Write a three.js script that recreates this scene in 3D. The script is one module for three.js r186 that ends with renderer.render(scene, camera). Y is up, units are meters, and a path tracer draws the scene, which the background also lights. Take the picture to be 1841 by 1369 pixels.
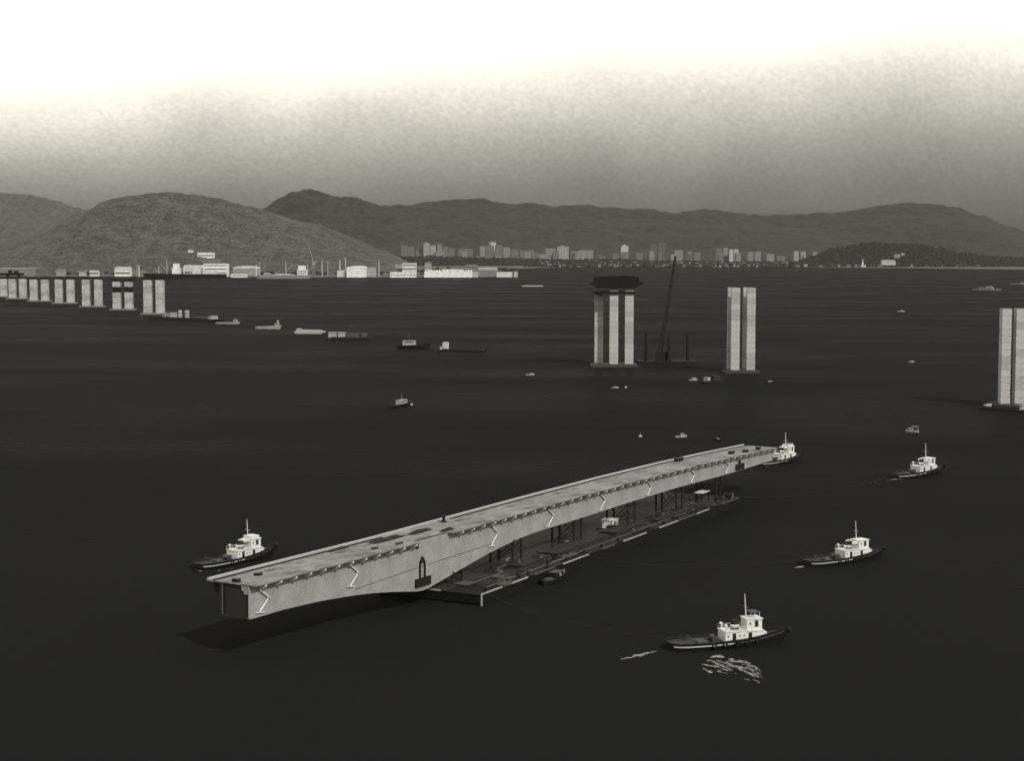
import * as THREE from 'three';
import { mergeGeometries, toCreasedNormals } from 'three/addons/utils/BufferGeometryUtils.js';

// ------------------------------------------------------------------ camera, sky, sun, exposure
const EXPOSURE = 0.8, FOCAL = 3000, HORIZON = 450, CAM_H = 88;       // focal length and horizon row measured on the 1841 x 1369 print
const PITCH = Math.atan((684.5 - HORIZON) / FOCAL);
const scene = new THREE.Scene();
const camera = new THREE.PerspectiveCamera(2 * Math.atan(684.5 / FOCAL) * 180 / Math.PI, 1024 / 762, 1, 60000);
camera.position.set(0, CAM_H, 0);
camera.rotation.x = -PITCH;
const renderer = new THREE.WebGLRenderer({ antialias: true });
renderer.toneMapping = THREE.LinearToneMapping;
renderer.toneMappingExposure = EXPOSURE;
renderer.shadowMap.enabled = true;

const rng = (seed) => () => { seed |= 0; seed = seed + 0x6D2B79F5 | 0; let t = Math.imul(seed ^ seed >>> 15, 1 | seed); t = t + Math.imul(t ^ t >>> 7, 61 | t) ^ t; return ((t ^ t >>> 14) >>> 0) / 4294967296; };
const hash = (x, y, s) => { let h = Math.imul(x, 374761393) + Math.imul(y, 668265263) + Math.imul(s, 974634777) | 0; h = Math.imul(h ^ h >>> 13, 1274126177); return ((h ^ h >>> 16) >>> 0) / 4294967296; };
function vnoise(x, y, s = 1, px = 0, py = 0) {                        // value noise, periodic over px, py cells when given
  const xi = Math.floor(x), yi = Math.floor(y), fx = x - xi, fy = y - yi, u = fx * fx * (3 - 2 * fx), v = fy * fy * (3 - 2 * fy);
  const w = (a, p) => p ? ((a % p) + p) % p : a, h = (a, b) => hash(w(a, px), w(b, py), s);
  return (h(xi, yi) * (1 - u) + h(xi + 1, yi) * u) * (1 - v) + (h(xi, yi + 1) * (1 - u) + h(xi + 1, yi + 1) * u) * v;
}
function fbm(x, y, o = 4, s = 1, px = 0, py = 0) { let a = 0, k = 0.5, n = 0; for (let i = 0; i < o; i++) { a += k * vnoise(x, y, s + i, px, py); n += k; k *= 0.5; x *= 2; y *= 2; px *= 2; py *= 2; } return a / n; }

{ // an even, bright, thinly veiled sky
  const W = 512, H = 256, d = new Float32Array(W * H * 4);
  for (let j = 0; j < H; j++) for (let i = 0; i < W; i++) {
    const n = 1.58 * (0.97 + 0.06 * fbm(i / 32, j / 16, 4, 3, 16, 0)), k = (j * W + i) * 4;
    d[k] = n; d[k + 1] = n * 0.955; d[k + 2] = n * 0.83; d[k + 3] = 1;
  }
  const sky = new THREE.DataTexture(d, W, H, THREE.RGBAFormat, THREE.FloatType);
  sky.mapping = THREE.EquirectangularReflectionMapping; sky.magFilter = THREE.LinearFilter; sky.needsUpdate = true;
  scene.background = sky; scene.environment = sky;
}
const sun = new THREE.DirectionalLight(new THREE.Color(1, 0.97, 0.91), 5);
sun.position.set(0.41 * 900, 0.62 * 900, 0.67 * 900); sun.target.position.set(40, 0, -480);
sun.position.add(sun.target.position);
sun.castShadow = true; sun.shadow.radius = 1.5; sun.shadow.mapSize.set(4096, 4096);
Object.assign(sun.shadow.camera, { left: -700, right: 700, top: 700, bottom: -700, near: 10, far: 3000 });
scene.add(sun, sun.target);
scene.fog = new THREE.FogExp2(0xf2efe6, 0.36e-5);

// ------------------------------------------------------------------ places: a point of the water (or a level above it) seen at a spot of the print
function sea(px, py, h = 0) {
  const u = (px - 920.5) / FOCAL, v = -(py - 684.5) / FOCAL, c = Math.cos(PITCH), s = Math.sin(PITCH);
  const dy = -s + v * c, dz = -c - v * s, t = (CAM_H - h) / -dy;
  return new THREE.Vector3(u * t, h, dz * t);
}
const distAt = (py) => -sea(920, py).z;
const heightAt = (py, d) => CAM_H - (py - HORIZON) * d / FOCAL;
const across = (px, d) => (px - 920.5) * d / FOCAL;

// ------------------------------------------------------------------ textures and materials
function tex(size, fn, srgb = true) {
  const d = new Uint8Array(size * size * 4);
  for (let j = 0; j < size; j++) for (let i = 0; i < size; i++) {
    const v = Math.max(0, Math.min(1, fn(i / size, j / size))) * 255, k = (j * size + i) * 4;
    d[k] = d[k + 1] = d[k + 2] = v; d[k + 3] = 255;
  }
  const t = new THREE.DataTexture(d, size, size); t.wrapS = t.wrapT = THREE.RepeatWrapping;
  t.magFilter = THREE.LinearFilter; t.minFilter = THREE.LinearMipmapLinearFilter; t.generateMipmaps = true;
  if (srgb) t.colorSpace = THREE.SRGBColorSpace; t.needsUpdate = true; return t;
}
const rep = (t, x, y = x) => { const c = t.clone(); c.repeat.set(1 / x, 1 / y); c.needsUpdate = true; return c; };   // x, y: size of one tile in metres
const T = {
  mottle: tex(512, (u, v) => 0.8 + 0.16 * (fbm(u * 8, v * 8, 6, 11, 8, 8) - 0.5) + 0.14 * (vnoise(u * 128, v * 128, 5, 128, 128) - 0.5)),
  concrete: tex(512, (u, v) => { const s = fbm(u * 4, v * 40, 4, 21, 4, 40), m = fbm(u * 12, v * 12, 5, 22, 12, 12), r = fbm(u * 36, v * 3, 3, 23, 36, 3); return 0.8 + 0.3 * (s - 0.5) + 0.2 * (m - 0.5) + 0.16 * (r - 0.5); }),
  deck: tex(1024, (u, v) => { const m = fbm(u * 10, v * 10, 6, 31, 10, 10), t = fbm(u * 6, v * 60, 3, 32, 6, 60), b = fbm(u * 5, v * 9, 4, 33, 5, 9); return 0.82 + 0.34 * (m - 0.5) + 0.24 * (t - 0.5) - (b > 0.6 ? (b - 0.6) * 1.1 : 0); }),
  forest: tex(512, (u, v) => 0.7 + 0.4 * (fbm(u * 16, v * 16, 5, 41, 16, 16) - 0.5) + 0.45 * (vnoise(u * 96, v * 96, 42, 96, 96) - 0.5)),
  waves: tex(1024, (u, v) => 0.5 * fbm(u * 24, v * 44, 5, 51, 24, 44) + 0.5 * (1 - Math.abs(2 * fbm(u * 10 + 3 * vnoise(u * 6, v * 6, 54, 6, 6), v * 18, 4, 52, 10, 18) - 1)), false),
  gusts: tex(512, (u, v) => 0.55 + 0.5 * (fbm(u * 5, v * 7, 5, 61, 5, 7) - 0.5), false),
};
const grey = (g, warm = 1) => new THREE.Color().setRGB(g, g, g * (1 - 0.01 * warm));
function mat(g, map, tile, o = {}) {
  const { warm = 1, bump = 0, shine = g < 0.15 ? 0.2 : 0.6, ...rest } = o;
  const m = new THREE.MeshPhysicalMaterial({ color: grey(g, warm), roughness: 0.85, specularIntensity: shine, ...rest });
  if (map) m.map = Array.isArray(tile) ? rep(map, ...tile) : rep(map, tile);
  if (bump) { m.bumpMap = m.map; m.bumpScale = bump; }
  return m;
}
const M = {
  webPaint: mat(0.31, T.mottle, 22, { roughness: 0.6, bump: 0.02 }), deck: [0.185, 0.205, 0.17].map((g) => mat(g, T.deck, 26, { bump: 0.03 })),
  craneGrey: mat(0.016, T.mottle, 6), endDark: mat(0.03, T.mottle, 4), steelPale: mat(0.42, T.mottle, 6, { roughness: 0.6 }), steelDark: mat(0.016, T.mottle, 5, { roughness: 0.7 }), steelMid: mat(0.085, T.mottle, 6),
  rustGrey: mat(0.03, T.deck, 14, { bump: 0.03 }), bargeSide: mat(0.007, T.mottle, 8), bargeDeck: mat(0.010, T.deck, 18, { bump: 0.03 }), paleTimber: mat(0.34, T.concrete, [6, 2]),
  white: mat(0.7, T.mottle, 7, { roughness: 0.5 }), boatWhite: mat(0.3, T.deck, 9, { roughness: 0.6 }), hull: mat(0.012, T.mottle, 7, { roughness: 0.55 }), tugDeck: mat(0.05, T.mottle, 5), dark: mat(0.014), rubber: mat(0.012, null, 0, { roughness: 0.95 }),
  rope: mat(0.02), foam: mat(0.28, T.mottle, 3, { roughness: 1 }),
  lift: [0.38, 0.42, 0.33, 0.4].map((g) => mat(g, T.concrete, [9, 7], { bump: 0.04 })), concrete: mat(0.42, T.concrete, [30, 24]), concreteDim: mat(0.33, T.concrete, [30, 24]), capDark: mat(0.06, T.mottle, 9), formwork: mat(0.011, T.mottle, 6),
  glass: new THREE.MeshStandardMaterial({ color: grey(0.012), roughness: 0.15 }),
  wallTone: [0.55, 0.38, 0.26, 0.17, 0.11].map((g) => mat(g, T.concrete, [40, 30])), brightWall: mat(0.72, T.concrete, [40, 30]), town: [0.42, 0.28, 0.2, 0.14, 0.09].map((g) => mat(g, T.concrete, [40, 30])), roofTone: [0.2, 0.1, 0.3].map((g) => mat(g, T.mottle, 20)), bandDark: mat(0.11, T.mottle, 20),
  hill: mat(0.034, T.forest, 620, { bump: 5 }), hillDryHaze: mat(0.08, T.forest, 460, { bump: 3 }), knoll: mat(0.028, T.forest, 500), land: mat(0.075, T.deck, 240), tree: mat(0.06, T.forest, 60), treeDark: mat(0.03, T.forest, 60),  // left hills paler: haze put into the dry grass colour
};

// ------------------------------------------------------------------ geometry helpers
const V = (x, y, z) => new THREE.Vector3(x, y, z);
function metres(g) {                                                   // uv in metres from the dominant direction of each face
  g = g.index ? g.toNonIndexed() : g; if (!g.attributes.normal) g.computeVertexNormals();
  const p = g.attributes.position, uv = new Float32Array(p.count * 2), a = V(), b = V(), c = V();
  for (let i = 0; i < p.count; i += 3) {
    a.fromBufferAttribute(p, i); b.fromBufferAttribute(p, i + 1).sub(a); c.fromBufferAttribute(p, i + 2).sub(a); b.cross(c);
    const x = Math.abs(b.x), y = Math.abs(b.y), z = Math.abs(b.z);
    for (let k = i; k < i + 3; k++) { a.fromBufferAttribute(p, k); uv[2 * k] = x > y && x > z ? a.z : a.x; uv[2 * k + 1] = y >= x && y >= z ? a.z : a.y; }
  }
  g.setAttribute('uv', new THREE.BufferAttribute(uv, 2));
  for (const n of Object.keys(g.attributes)) if (!['position', 'normal', 'uv'].includes(n)) g.deleteAttribute(n);
  return g;
}
const bx = (w, h, d, x = 0, y = 0, z = 0) => new THREE.BoxGeometry(w, h, d).translate(x, y, z);            // centred
const block = (x0, x1, y0, y1, z0, z1) => bx(x1 - x0, y1 - y0, z1 - z0, (x0 + x1) / 2, (y0 + y1) / 2, (z0 + z1) / 2);
const cyl = (r0, r1, h, x, y, z, n = 10) => new THREE.CylinderGeometry(r1, r0, h, n).translate(x, y + h / 2, z);   // y: foot
function bar(a, b, r, n = 6) {
  const d = b.clone().sub(a), g = new THREE.CylinderGeometry(r, r, d.length(), n);
  return g.applyQuaternion(new THREE.Quaternion().setFromUnitVectors(V(0, 1, 0), d.normalize())).translate((a.x + b.x) / 2, (a.y + b.y) / 2, (a.z + b.z) / 2);
}
function plate(points, depth, z = 0) { const s = new THREE.Shape(points.map(([x, y]) => new THREE.Vector2(x, y))); return new THREE.ExtrudeGeometry(s, { depth, bevelEnabled: false }).translate(0, 0, z); }
function tris(list) { const g = new THREE.BufferGeometry(); g.setAttribute('position', new THREE.Float32BufferAttribute(list.flatMap((v) => [v.x, v.y, v.z]), 3)); g.computeVertexNormals(); return g; }
function sheet(rows, flip = false) { const o = []; for (let i = 0; i + 1 < rows.length; i++) for (let j = 0; j + 1 < rows[i].length; j++) { const [a, b, c, d] = [rows[i][j], rows[i][j + 1], rows[i + 1][j + 1], rows[i + 1][j]]; o.push(...(flip ? [a, c, b, a, d, c] : [a, b, c, a, c, d])); } return tris(o); }
function gridSheet(nx, ny, fn) {                                       // smooth indexed sheet
  const p = [], uv = [], ix = [];
  for (let i = 0; i <= nx; i++) for (let j = 0; j <= ny; j++) { const q = fn(i / nx, j / ny); p.push(q.x, q.y, q.z); uv.push(q.x, -q.z + q.y); }
  for (let i = 0; i < nx; i++) for (let j = 0; j < ny; j++) { const a = i * (ny + 1) + j, b = a + ny + 1; ix.push(a, b, b + 1, a, b + 1, a + 1); }
  const g = new THREE.BufferGeometry(); g.setAttribute('position', new THREE.Float32BufferAttribute(p, 3)); g.setAttribute('uv', new THREE.Float32BufferAttribute(uv, 2)); g.setIndex(ix); g.computeVertexNormals(); return g;
}
const used = new Map();
function numbered(n) { const k = used.get(n) ?? 0; used.set(n, k + 1); return k ? n + '_' + String(k).padStart(3, '0') : n; }
function obj(name, geos, m, parent = scene, keep = false) {
  const list = Array.isArray(geos) ? geos : [geos];
  const g = keep ? list[0] : list.length > 1 ? mergeGeometries(list.map(metres)) : metres(list[0]);
  const o = new THREE.Mesh(g, m); o.castShadow = o.receiveShadow = true; o.name = parent === scene ? numbered(name) : name; parent.add(o); return o;
}
function tag(o, label, category, group) { o.userData.label = label; o.userData.category = category; if (group) o.userData.group = group; return o; }
function structure(o, label) { o.userData.kind = 'structure'; if (label) o.userData.label = label; return o; }
function thing(name, label, category, pos, turn = 0, group) { const o = new THREE.Group(); o.name = numbered(name); o.position.copy(pos); o.rotation.y = turn; scene.add(o); return tag(o, label, category, group); }
const heading = (a, b) => Math.atan2(-(b.z - a.z), b.x - a.x);         // turn that points local +x from a to b

// ------------------------------------------------------------------ water
{
  const m = new THREE.MeshPhysicalMaterial({ color: new THREE.Color().setRGB(0.0084, 0.0086, 0.0092), roughness: 0.6, specularIntensity: 0.0003, ior: 1.33 });
  m.bumpMap = rep(T.waves, 150); m.bumpScale = 0.28; m.roughnessMap = rep(T.gusts, 900, 520);
  const s = 16000, g = new THREE.PlaneGeometry(2 * s, 2 * s, 64, 64).rotateX(-Math.PI / 2), p = g.attributes.position, uv = [];
  for (let i = 0; i < p.count; i++) uv.push(p.getX(i), -p.getZ(i));
  g.setAttribute('uv', new THREE.Float32BufferAttribute(uv, 2));
  structure(obj('water', g, m, scene, true), 'dark open water of the bay');
}

// ------------------------------------------------------------------ hills and low land
const lumps = [];                                                      // where trees of the far woods stand
function ridge(name, label, d, half, line, m, trees, seed, rough = 1) {
  const xs = line.map(([px, py]) => [across(px, d), heightAt(py, d)]), lr = rng(seed);
  const top = (x) => { let k = 1; while (k < xs.length - 1 && xs[k][0] < x) k++; const [a, b] = [xs[k - 1], xs[k]], t = Math.min(1, Math.max(0, (x - a[0]) / (b[0] - a[0]))), w = t * t * (3 - 2 * t); return a[1] * (1 - 0.5 * (w + t)) + b[1] * 0.5 * (w + t); };
  const h = (x, v) => {
    const e = 1 - Math.pow(Math.abs(v), 1.35), T0 = top(x), g = Math.abs(fbm(x / (half * 0.45), v * 2.2, 4, seed) - 0.5) * 2;
    return -6 + (T0 + 6) * e * (1 - 0.55 * (1 - g) * Math.abs(v) * rough) + (fbm(x / 90, v * half / 90, 4, seed + 9) - 0.5) * 0.075 * (T0 + 30) * e;
  };
  const x0 = xs[0][0], x1 = xs[xs.length - 1][0];
  structure(obj(name, gridSheet(420, 60, (i, j) => { const x = x0 + (x1 - x0) * i, v = 1 - 2 * j; return V(x, h(x, v), -(d - v * half)); }), m, scene, true), label);
  for (let k = 0; k < trees; k++) { const x = x0 + (x1 - x0) * lr(), v = 0.98 * Math.pow(lr(), 0.8), y = h(x, v); if (y > 3) lumps.push([x, y, -(d - v * half), 3 + 4 * lr(), m === M.hillDryHaze ? 1.3 : m === M.knoll ? 0.55 : 0.8]); }
  return (x, z) => h(x, (d + z) / half);
}
ridge('hills', 'pale far hill behind the domed wooded hill', 15500, 1900, [[-260, 372], [-120, 352], [0, 346], [50, 350], [100, 359], [140, 373], [190, 384], [300, 400], [420, 420]], M.hillDryHaze, 0, 71);
ridge('hills', 'peaked hill rising behind the port', 11400, 1300, [[330, 440], [400, 405], [450, 388], [480, 374], [508, 357], [530, 345], [550, 341], [572, 346], [600, 353], [640, 358], [670, 367], [700, 374], [760, 392], [860, 420], [960, 450]], M.hill, 0, 72);
ridge('hills', 'long level ridge across the far shore', 11800, 1900, [[560, 420], [640, 384], [690, 373], [740, 368], [790, 362], [830, 357], [860, 358], [900, 366], [930, 368], [960, 365], [1000, 372], [1050, 370], [1100, 374], [1150, 375], [1200, 382], [1260, 378], [1300, 380], [1350, 388], [1400, 386], [1450, 384], [1500, 382], [1540, 376], [1580, 370], [1620, 368], [1680, 368], [1720, 376], [1760, 389], [1800, 406], [1841, 419], [1920, 440], [2100, 452]], M.hill, 0, 73);
const dome = ridge('hills', 'domed wooded hill above the port', 6700, 850, [[-300, 448], [-100, 444], [0, 438], [50, 426], [100, 405], [150, 384], [200, 361], [250, 351], [300, 348], [350, 351], [400, 361], [450, 373], [500, 386], [560, 401], [630, 424], [690, 450], [735, 470]], M.hillDryHaze, 0, 74);
const rise = ridge('hills', 'low wooded rise below the town blocks', 9350, 300, [[620, 474], [690, 463], [760, 462], [850, 464], [940, 466], [1020, 468], [1100, 467], [1200, 470], [1300, 471], [1400, 471], [1480, 474], [1560, 478]], M.knoll, 6000, 75, 0.4);
const knoll = ridge('hills', 'low dark wooded knoll beside the white spire', 8900, 380, [[1420, 474], [1460, 461], [1490, 448], [1530, 441], [1580, 438], [1640, 440], [1680, 445], [1720, 455], [1770, 461], [1850, 466], [1960, 474]], M.knoll, 6000, 76, 0.4);
{
  const g = (pts, y) => { const s = new THREE.Shape(pts.map(([x, z]) => new THREE.Vector2(x, z))); return new THREE.ExtrudeGeometry(s, { depth: y + 3, bevelEnabled: false }).rotateX(-Math.PI / 2).translate(0, -3, 0); };
  const shore = (list) => list.map(([px, py]) => { const q = sea(px, py); return [q.x, -q.z]; });
  structure(obj('quay_land', g([...shore([[-500, 499], [-100, 499], [240, 498], [262, 499.5], [420, 499.5], [560, 500], [700, 500], [860, 500], [930, 498.5], [925, 494], [880, 481]]), [-200, 9000], [-4800, 9000]], 2.4), M.land), 'low quay ground along the port');
  structure(obj('shore_land', g([...shore([[930, 484], [1010, 481], [1110, 480], [1240, 480.5], [1330, 481], [1420, 480], [1480, 482], [1600, 483], [1700, 484], [1841, 486], [2000, 486]]), [5500, 12500], [-1500, 12500]], 2.6), M.land), 'low ground along the far shore');
}
{
  const r = rng(5), lump = new THREE.IcosahedronGeometry(1, 1), p = lump.attributes.position;
  for (let i = 0; i < p.count; i++) { const k = 0.75 + 0.5 * hash(Math.round(p.getX(i) * 50), Math.round(p.getY(i) * 50) + Math.round(p.getZ(i) * 350), 7); p.setXYZ(i, p.getX(i) * k, p.getY(i) * k, p.getZ(i) * k); }
  lump.computeVertexNormals();
  for (let k = 0; k < 1500; k++) {                                     // trees among the port sheds and along the far shore
    const left = k < 600, px = left ? -80 + 1000 * r() : 940 + 1000 * r(), q = left ? sea(px, 495 - 10 * r(), 2.4) : sea(px, 480.5 - 5 * r(), 2.6);
    lumps.push([q.x, q.y, q.z, 4 + 7 * r(), 0.6]);
  }
  const woods = new THREE.InstancedMesh(lump, M.tree, lumps.length), o = new THREE.Object3D(), c = new THREE.Color();
  lumps.forEach(([x, y, z, s, tone], i) => { o.position.set(x, y + s * 0.35, z); o.scale.set(s * (0.8 + 0.5 * r()), s * (0.7 + 0.4 * r()), s * (0.8 + 0.5 * r())); o.rotation.y = 6 * r(); o.updateMatrix(); woods.setMatrixAt(i, o.matrix); woods.setColorAt(i, c.setScalar(tone * (0.8 + 0.4 * r()))); });
  woods.castShadow = woods.receiveShadow = true; woods.name = 'woods'; woods.userData = { kind: 'stuff', label: 'dark woods covering the far hills and shore', category: 'woods' };
  scene.add(woods);
}
{ // absorbing haze wedge added behind the hills: its thickness dims the low sky, thinning towards a ragged top
  const m = new THREE.MeshPhysicalMaterial({ color: 0xffffff, roughness: 0, transmission: 1, ior: 1, specularIntensity: 0, thickness: 1, attenuationColor: new THREE.Color().setRGB(0.355, 0.36, 0.366), attenuationDistance: 850 });
  const R = 19000, a0 = -0.5, a1 = 0.5, NX = 900, NY = 150, at = (a, r, y) => V(Math.sin(a) * r, y, -Math.cos(a) * r), ang = (i) => a0 + (a1 - a0) * i;
  const topAt = (a) => 2400 + (a < 0 ? 1500 : 800) * a + 460 * (fbm(a * 9 + 20, 3, 3, 81) - 0.5);
  const depth = (a, t) => Math.max(2, 2620 * Math.pow(1 - t, 1.22) + ((fbm(a * 22, t * 4, 3, 83) - 0.5) * 300 + (vnoise(a * 640, t * 107, 87) - 0.5) * 210) * Math.sqrt(t) * Math.min(1, (1 - t) * 6));
  const level = (a, t) => -20 + (topAt(a) + 20) * t;
  const back = gridSheet(NX, NY, (i, j) => at(ang(1 - i), R + depth(ang(1 - i), j), level(ang(1 - i), j))), front = gridSheet(NX, 1, (i, j) => at(ang(i), R, level(ang(i), j)));
  const lid = (t, flip) => gridSheet(NX, 1, (i, j) => { const a = ang(flip ? 1 - i : i); return at(a, j ? R : R + depth(a, t), level(a, t)); });
  const cheek = (a, flip) => gridSheet(1, NY, (i, j) => at(a, (flip ? i : 1 - i) ? R : R + depth(a, j), level(a, j)));
  const g = mergeGeometries([front, back, lid(1, true), lid(0, false), cheek(a0, true), cheek(a1, false)].map((q) => q.toNonIndexed()));
  const o = structure(obj('added_cloud_wedge', g, m), 'added haze wedge that dims the low sky behind the hills'); o.castShadow = false;
}

// ------------------------------------------------------------------ bridge girder on its barge
const GY = 16.54, GYAW = 0.543, GW = 13.69, GO = 2.0, GB = 9.6;        // deck level, bearing, deck width, near and far web offsets
const gTurn = Math.PI / 2 - GYAW, gPos = V(-54.62, 0, -351.37), gA = V(Math.sin(GYAW), 0, -Math.cos(GYAW)), gN = V(Math.cos(GYAW), 0, Math.sin(GYAW));
const curve = (list) => (s) => { let k = 1; while (k < list.length - 1 && list[k][0] < s) k++; const [a, b] = [list[k - 1], list[k]], t = (s - a[0]) / (b[0] - a[0]); return a[1] + (b[1] - a[1]) * t; };
const camber = curve([[0, 0], [60, 0.05], [100, 0.5], [140, 0.95], [180, 1.2], [220, 1.15], [255, 0.75], [292, 0.05]]);
const soffit = curve([[0, -7.3], [12, -7.3], [25, -7.8], [38, -8.8], [46, -9.7], [55, -11], [63, -12.35], [66, -12.6], [69, -12.35], [79, -10.8], [90, -9.1], [97, -8.1], [104, -7.3], [112, -6.55], [122, -6.05], [140, -5.85], [160, -5.5], [180, -5.1], [210, -4.75], [250, -4.95], [292, -4.5]]);
const gPoint = (s, h, t) => gPos.clone().addScaledVector(gA, s).addScaledVector(gN, -t).setY(GY + h);
{
  const g = thing('bridge_girder', 'long pale haunched steel bridge girder riding on a barge', 'bridge girder', gPos, gTurn);
  const L = 292, up = (s) => GY + camber(s), lo = (s) => GY + soffit(s);
  const steps = []; for (let s = 0; s <= L; s += 3) steps.push(s); if (steps[steps.length - 1] < L) steps.push(L);
  const gap = [62.3, 77.2];
  // deck panels, 15.6 m long, butted with open joints
  let k = 0;
  for (let s = 0; s < L - 0.5; s += 15.6, k++) {
    const e = Math.min(s + 15.57, L), cut = [[s, e, s < gap[1] && e > gap[0]]];
    const list = !cut[0][2] ? [[s, e, 0]] : [[s, Math.max(s, gap[0]), 0], [Math.max(s, gap[0]), Math.min(e, gap[1]), 2.6], [Math.min(e, gap[1]), e, 0]].filter(([a, b]) => b - a > 0.2);
    for (const [a, b, inset] of list) {
      const ya = up(a), yb = up(b), z0 = -inset, z1 = -GW, q = (x, y, z) => V(x, y, z), th = 0.26;
      const A = q(a, ya, z0), B = q(b, yb, z0), C = q(b, yb, z1), D = q(a, ya, z1), dn = (v) => v.clone().setY(v.y - th), [A2, B2, C2, D2] = [A, B, C, D].map(dn);
      obj('deck_panel', tris([A, B, C, A, C, D, A2, C2, B2, A2, D2, C2, A, A2, B2, A, B2, B, D, C, C2, D, C2, D2, A, D, D2, A, D2, A2, B, B2, C2, B, C2, C]), M.deck[k % 3], g);
    }
  }
  const web = (z, t) => { const a = steps.map((s) => [V(s, lo(s), z), V(s, up(s) - 0.26, z)]), b = steps.map((s) => [V(s, lo(s), z - t), V(s, up(s) - 0.26, z - t)]); const end = (i) => tris([a[i][0], a[i][1], b[i][1], a[i][0], b[i][1], b[i][0]]); return [sheet(a, true), sheet(b), end(0), end(steps.length - 1)]; };
  obj('web', web(-GO, 0.12), M.webPaint, g); obj('web', web(-GB + 0.12, 0.12), M.webPaint, g);
  obj('bottom_flange', [sheet(steps.map((s) => [V(s, lo(s) - 0.02, -GO + 0.25), V(s, lo(s) - 0.02, -GB - 0.25)])), sheet(steps.map((s) => [V(s, lo(s) - 0.16, -GO + 0.25), V(s, lo(s) - 0.16, -GB - 0.25)]), true), sheet(steps.map((s) => [V(s, lo(s) - 0.02, -GO + 0.25), V(s, lo(s) - 0.16, -GO + 0.25)]))], M.webPaint, g);
  for (const s of [18, 36, 57, 66, 90, 140, 190, 240, 280]) obj('diaphragm', block(s - 0.06, s + 0.06, lo(s) + 0.05, up(s) - 0.3, -GB + 0.14, -GO - 0.14), M.webPaint, g);
  obj('end_bulkhead', block(0.5, 0.62, lo(0) + 0.05, GY - 0.3, -GB + 0.14, -GO - 0.14), M.endDark, g).userData.label = 'dark bulkhead closing the girder end';  // dark plate set just inside the box end
  obj('end_dark_strip', [block(-0.14, -0.01, lo(0) - 0.17, GY - 0.28, -GB - 0.26, -GB + 0.3), block(-0.13, -0.01, lo(0) - 0.17, lo(0) + 0.2, -GB + 0.3, -GO - 0.3)], M.endDark, g);  // dark strips added to cover the lit ends of web and flange
  obj('end_plate', [block(0.15, 0.3, GY - 2.2, GY - 0.3, -3.5, -GO - 0.13), block(0.16, 0.29, GY - 1.5, GY - 0.3, -4.1, -3.5)], M.webPaint, g);
  obj('end_frame', [block(0.9, 1.1, GY - 2.6, GY - 0.45, -GW + 1.2, -GB - 0.13), block(0.28, 0.48, GY - 7, GY - 0.5, -GB + 0.2, -GB + 0.7)], M.steelDark, g);
  // cantilever brackets under both edges, 5.2 m apart
  const near = plate([[0.08, -0.27], [1.98, -0.27], [1.98, -1.75], [1.4, -1.5], [0.08, -0.75]], 0.5, -0.25).rotateY(Math.PI / 2), far = plate([[GB + 0.02, -0.27], [GW - 0.06, -0.27], [GW - 0.06, -0.65], [GB + 0.5, -1.6], [GB + 0.02, -1.75]], 0.22, -0.11).rotateY(Math.PI / 2);
  const gn = metres(near), gf = metres(far);
  for (let s = 3.6; s < L; s += 5.22) {
    if (s < gap[0] - 1 || s > gap[1]) obj('bracket', gn, M.white, g, true).position.set(s, up(s), 0);
    obj('bracket', gf, M.steelPale, g, true).position.set(s, up(s), 0);
  }
  // upstand along the far edge, and a dark cable trunking beside it
  for (let s = 0; s < L - 1; s += 31.2) {
    const e = Math.min(s + 31.15, L), st = steps.filter((q) => q > s && q < e), xs = [s, ...st, e], prism = (z0, z1, h) => [sheet(xs.map((q) => [V(q, up(q) + 0.004, z0), V(q, up(q) + h, z0)]), true), sheet(xs.map((q) => [V(q, up(q) + h, z0), V(q, up(q) + h, z1)]), true), sheet(xs.map((q) => [V(q, up(q) + h, z1), V(q, up(q) + 0.004, z1)]), true), tris([V(s, up(s), z0), V(s, up(s) + h, z0), V(s, up(s) + h, z1), V(s, up(s), z0), V(s, up(s) + h, z1), V(s, up(s), z1)])];
    obj('upstand', prism(-GW + 0.6, -GW + 0.05, 0.42), M.steelPale, g);
    if (s < 60 || s > 90) obj('cable_trunking', prism(-GW + 2.2, -GW + 1.7, 0.22), M.steelDark, g);
  }
  // stiffening rib, ladders, bearing frames
  const ribPts = [[38, -7.6], [52, -7.1], [63, -6.8], [83, -6.3], [100, -6.0]];
  obj('stiffener', ribPts.slice(1).map((q, i) => bar(V(ribPts[i][0], GY + ribPts[i][1], -GO + 0.04), V(q[0], GY + q[1], -GO + 0.03), 0.07)), M.steelMid, g);
  for (const s of [3.2, 35.8, 98, 128, 159, 190, 222, 250]) {
    const y0 = up(s) - 1.5, y1 = Math.max(lo(s) + 0.5, GY - 6.4), m = (y0 + y1) / 2 + 0.2, z = -GO + 0.3, kx = Math.min(3.2, (y0 - y1) * 0.7);
    const a = V(s, y0, z), b = V(s + kx, m, z), c = V(s, y1, z), lad = obj('access_stair', [bar(a, b, 0.2), bar(b, c, 0.2), bar(V(s - 1.2, y1, z), V(s + 1.6, y1 - 0.35, z), 0.13)], M.white, g);
    obj('landing', bx(0.9, 0.12, 0.8, s + kx, m, z), M.steelPale, lad);
  }
  const frame = obj('bearing_frame', [block(62.6, 69.2, GY - 11.6, GY - 9.5, -GO + 0.03, -GO + 0.5)], M.steelDark, g);
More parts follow.
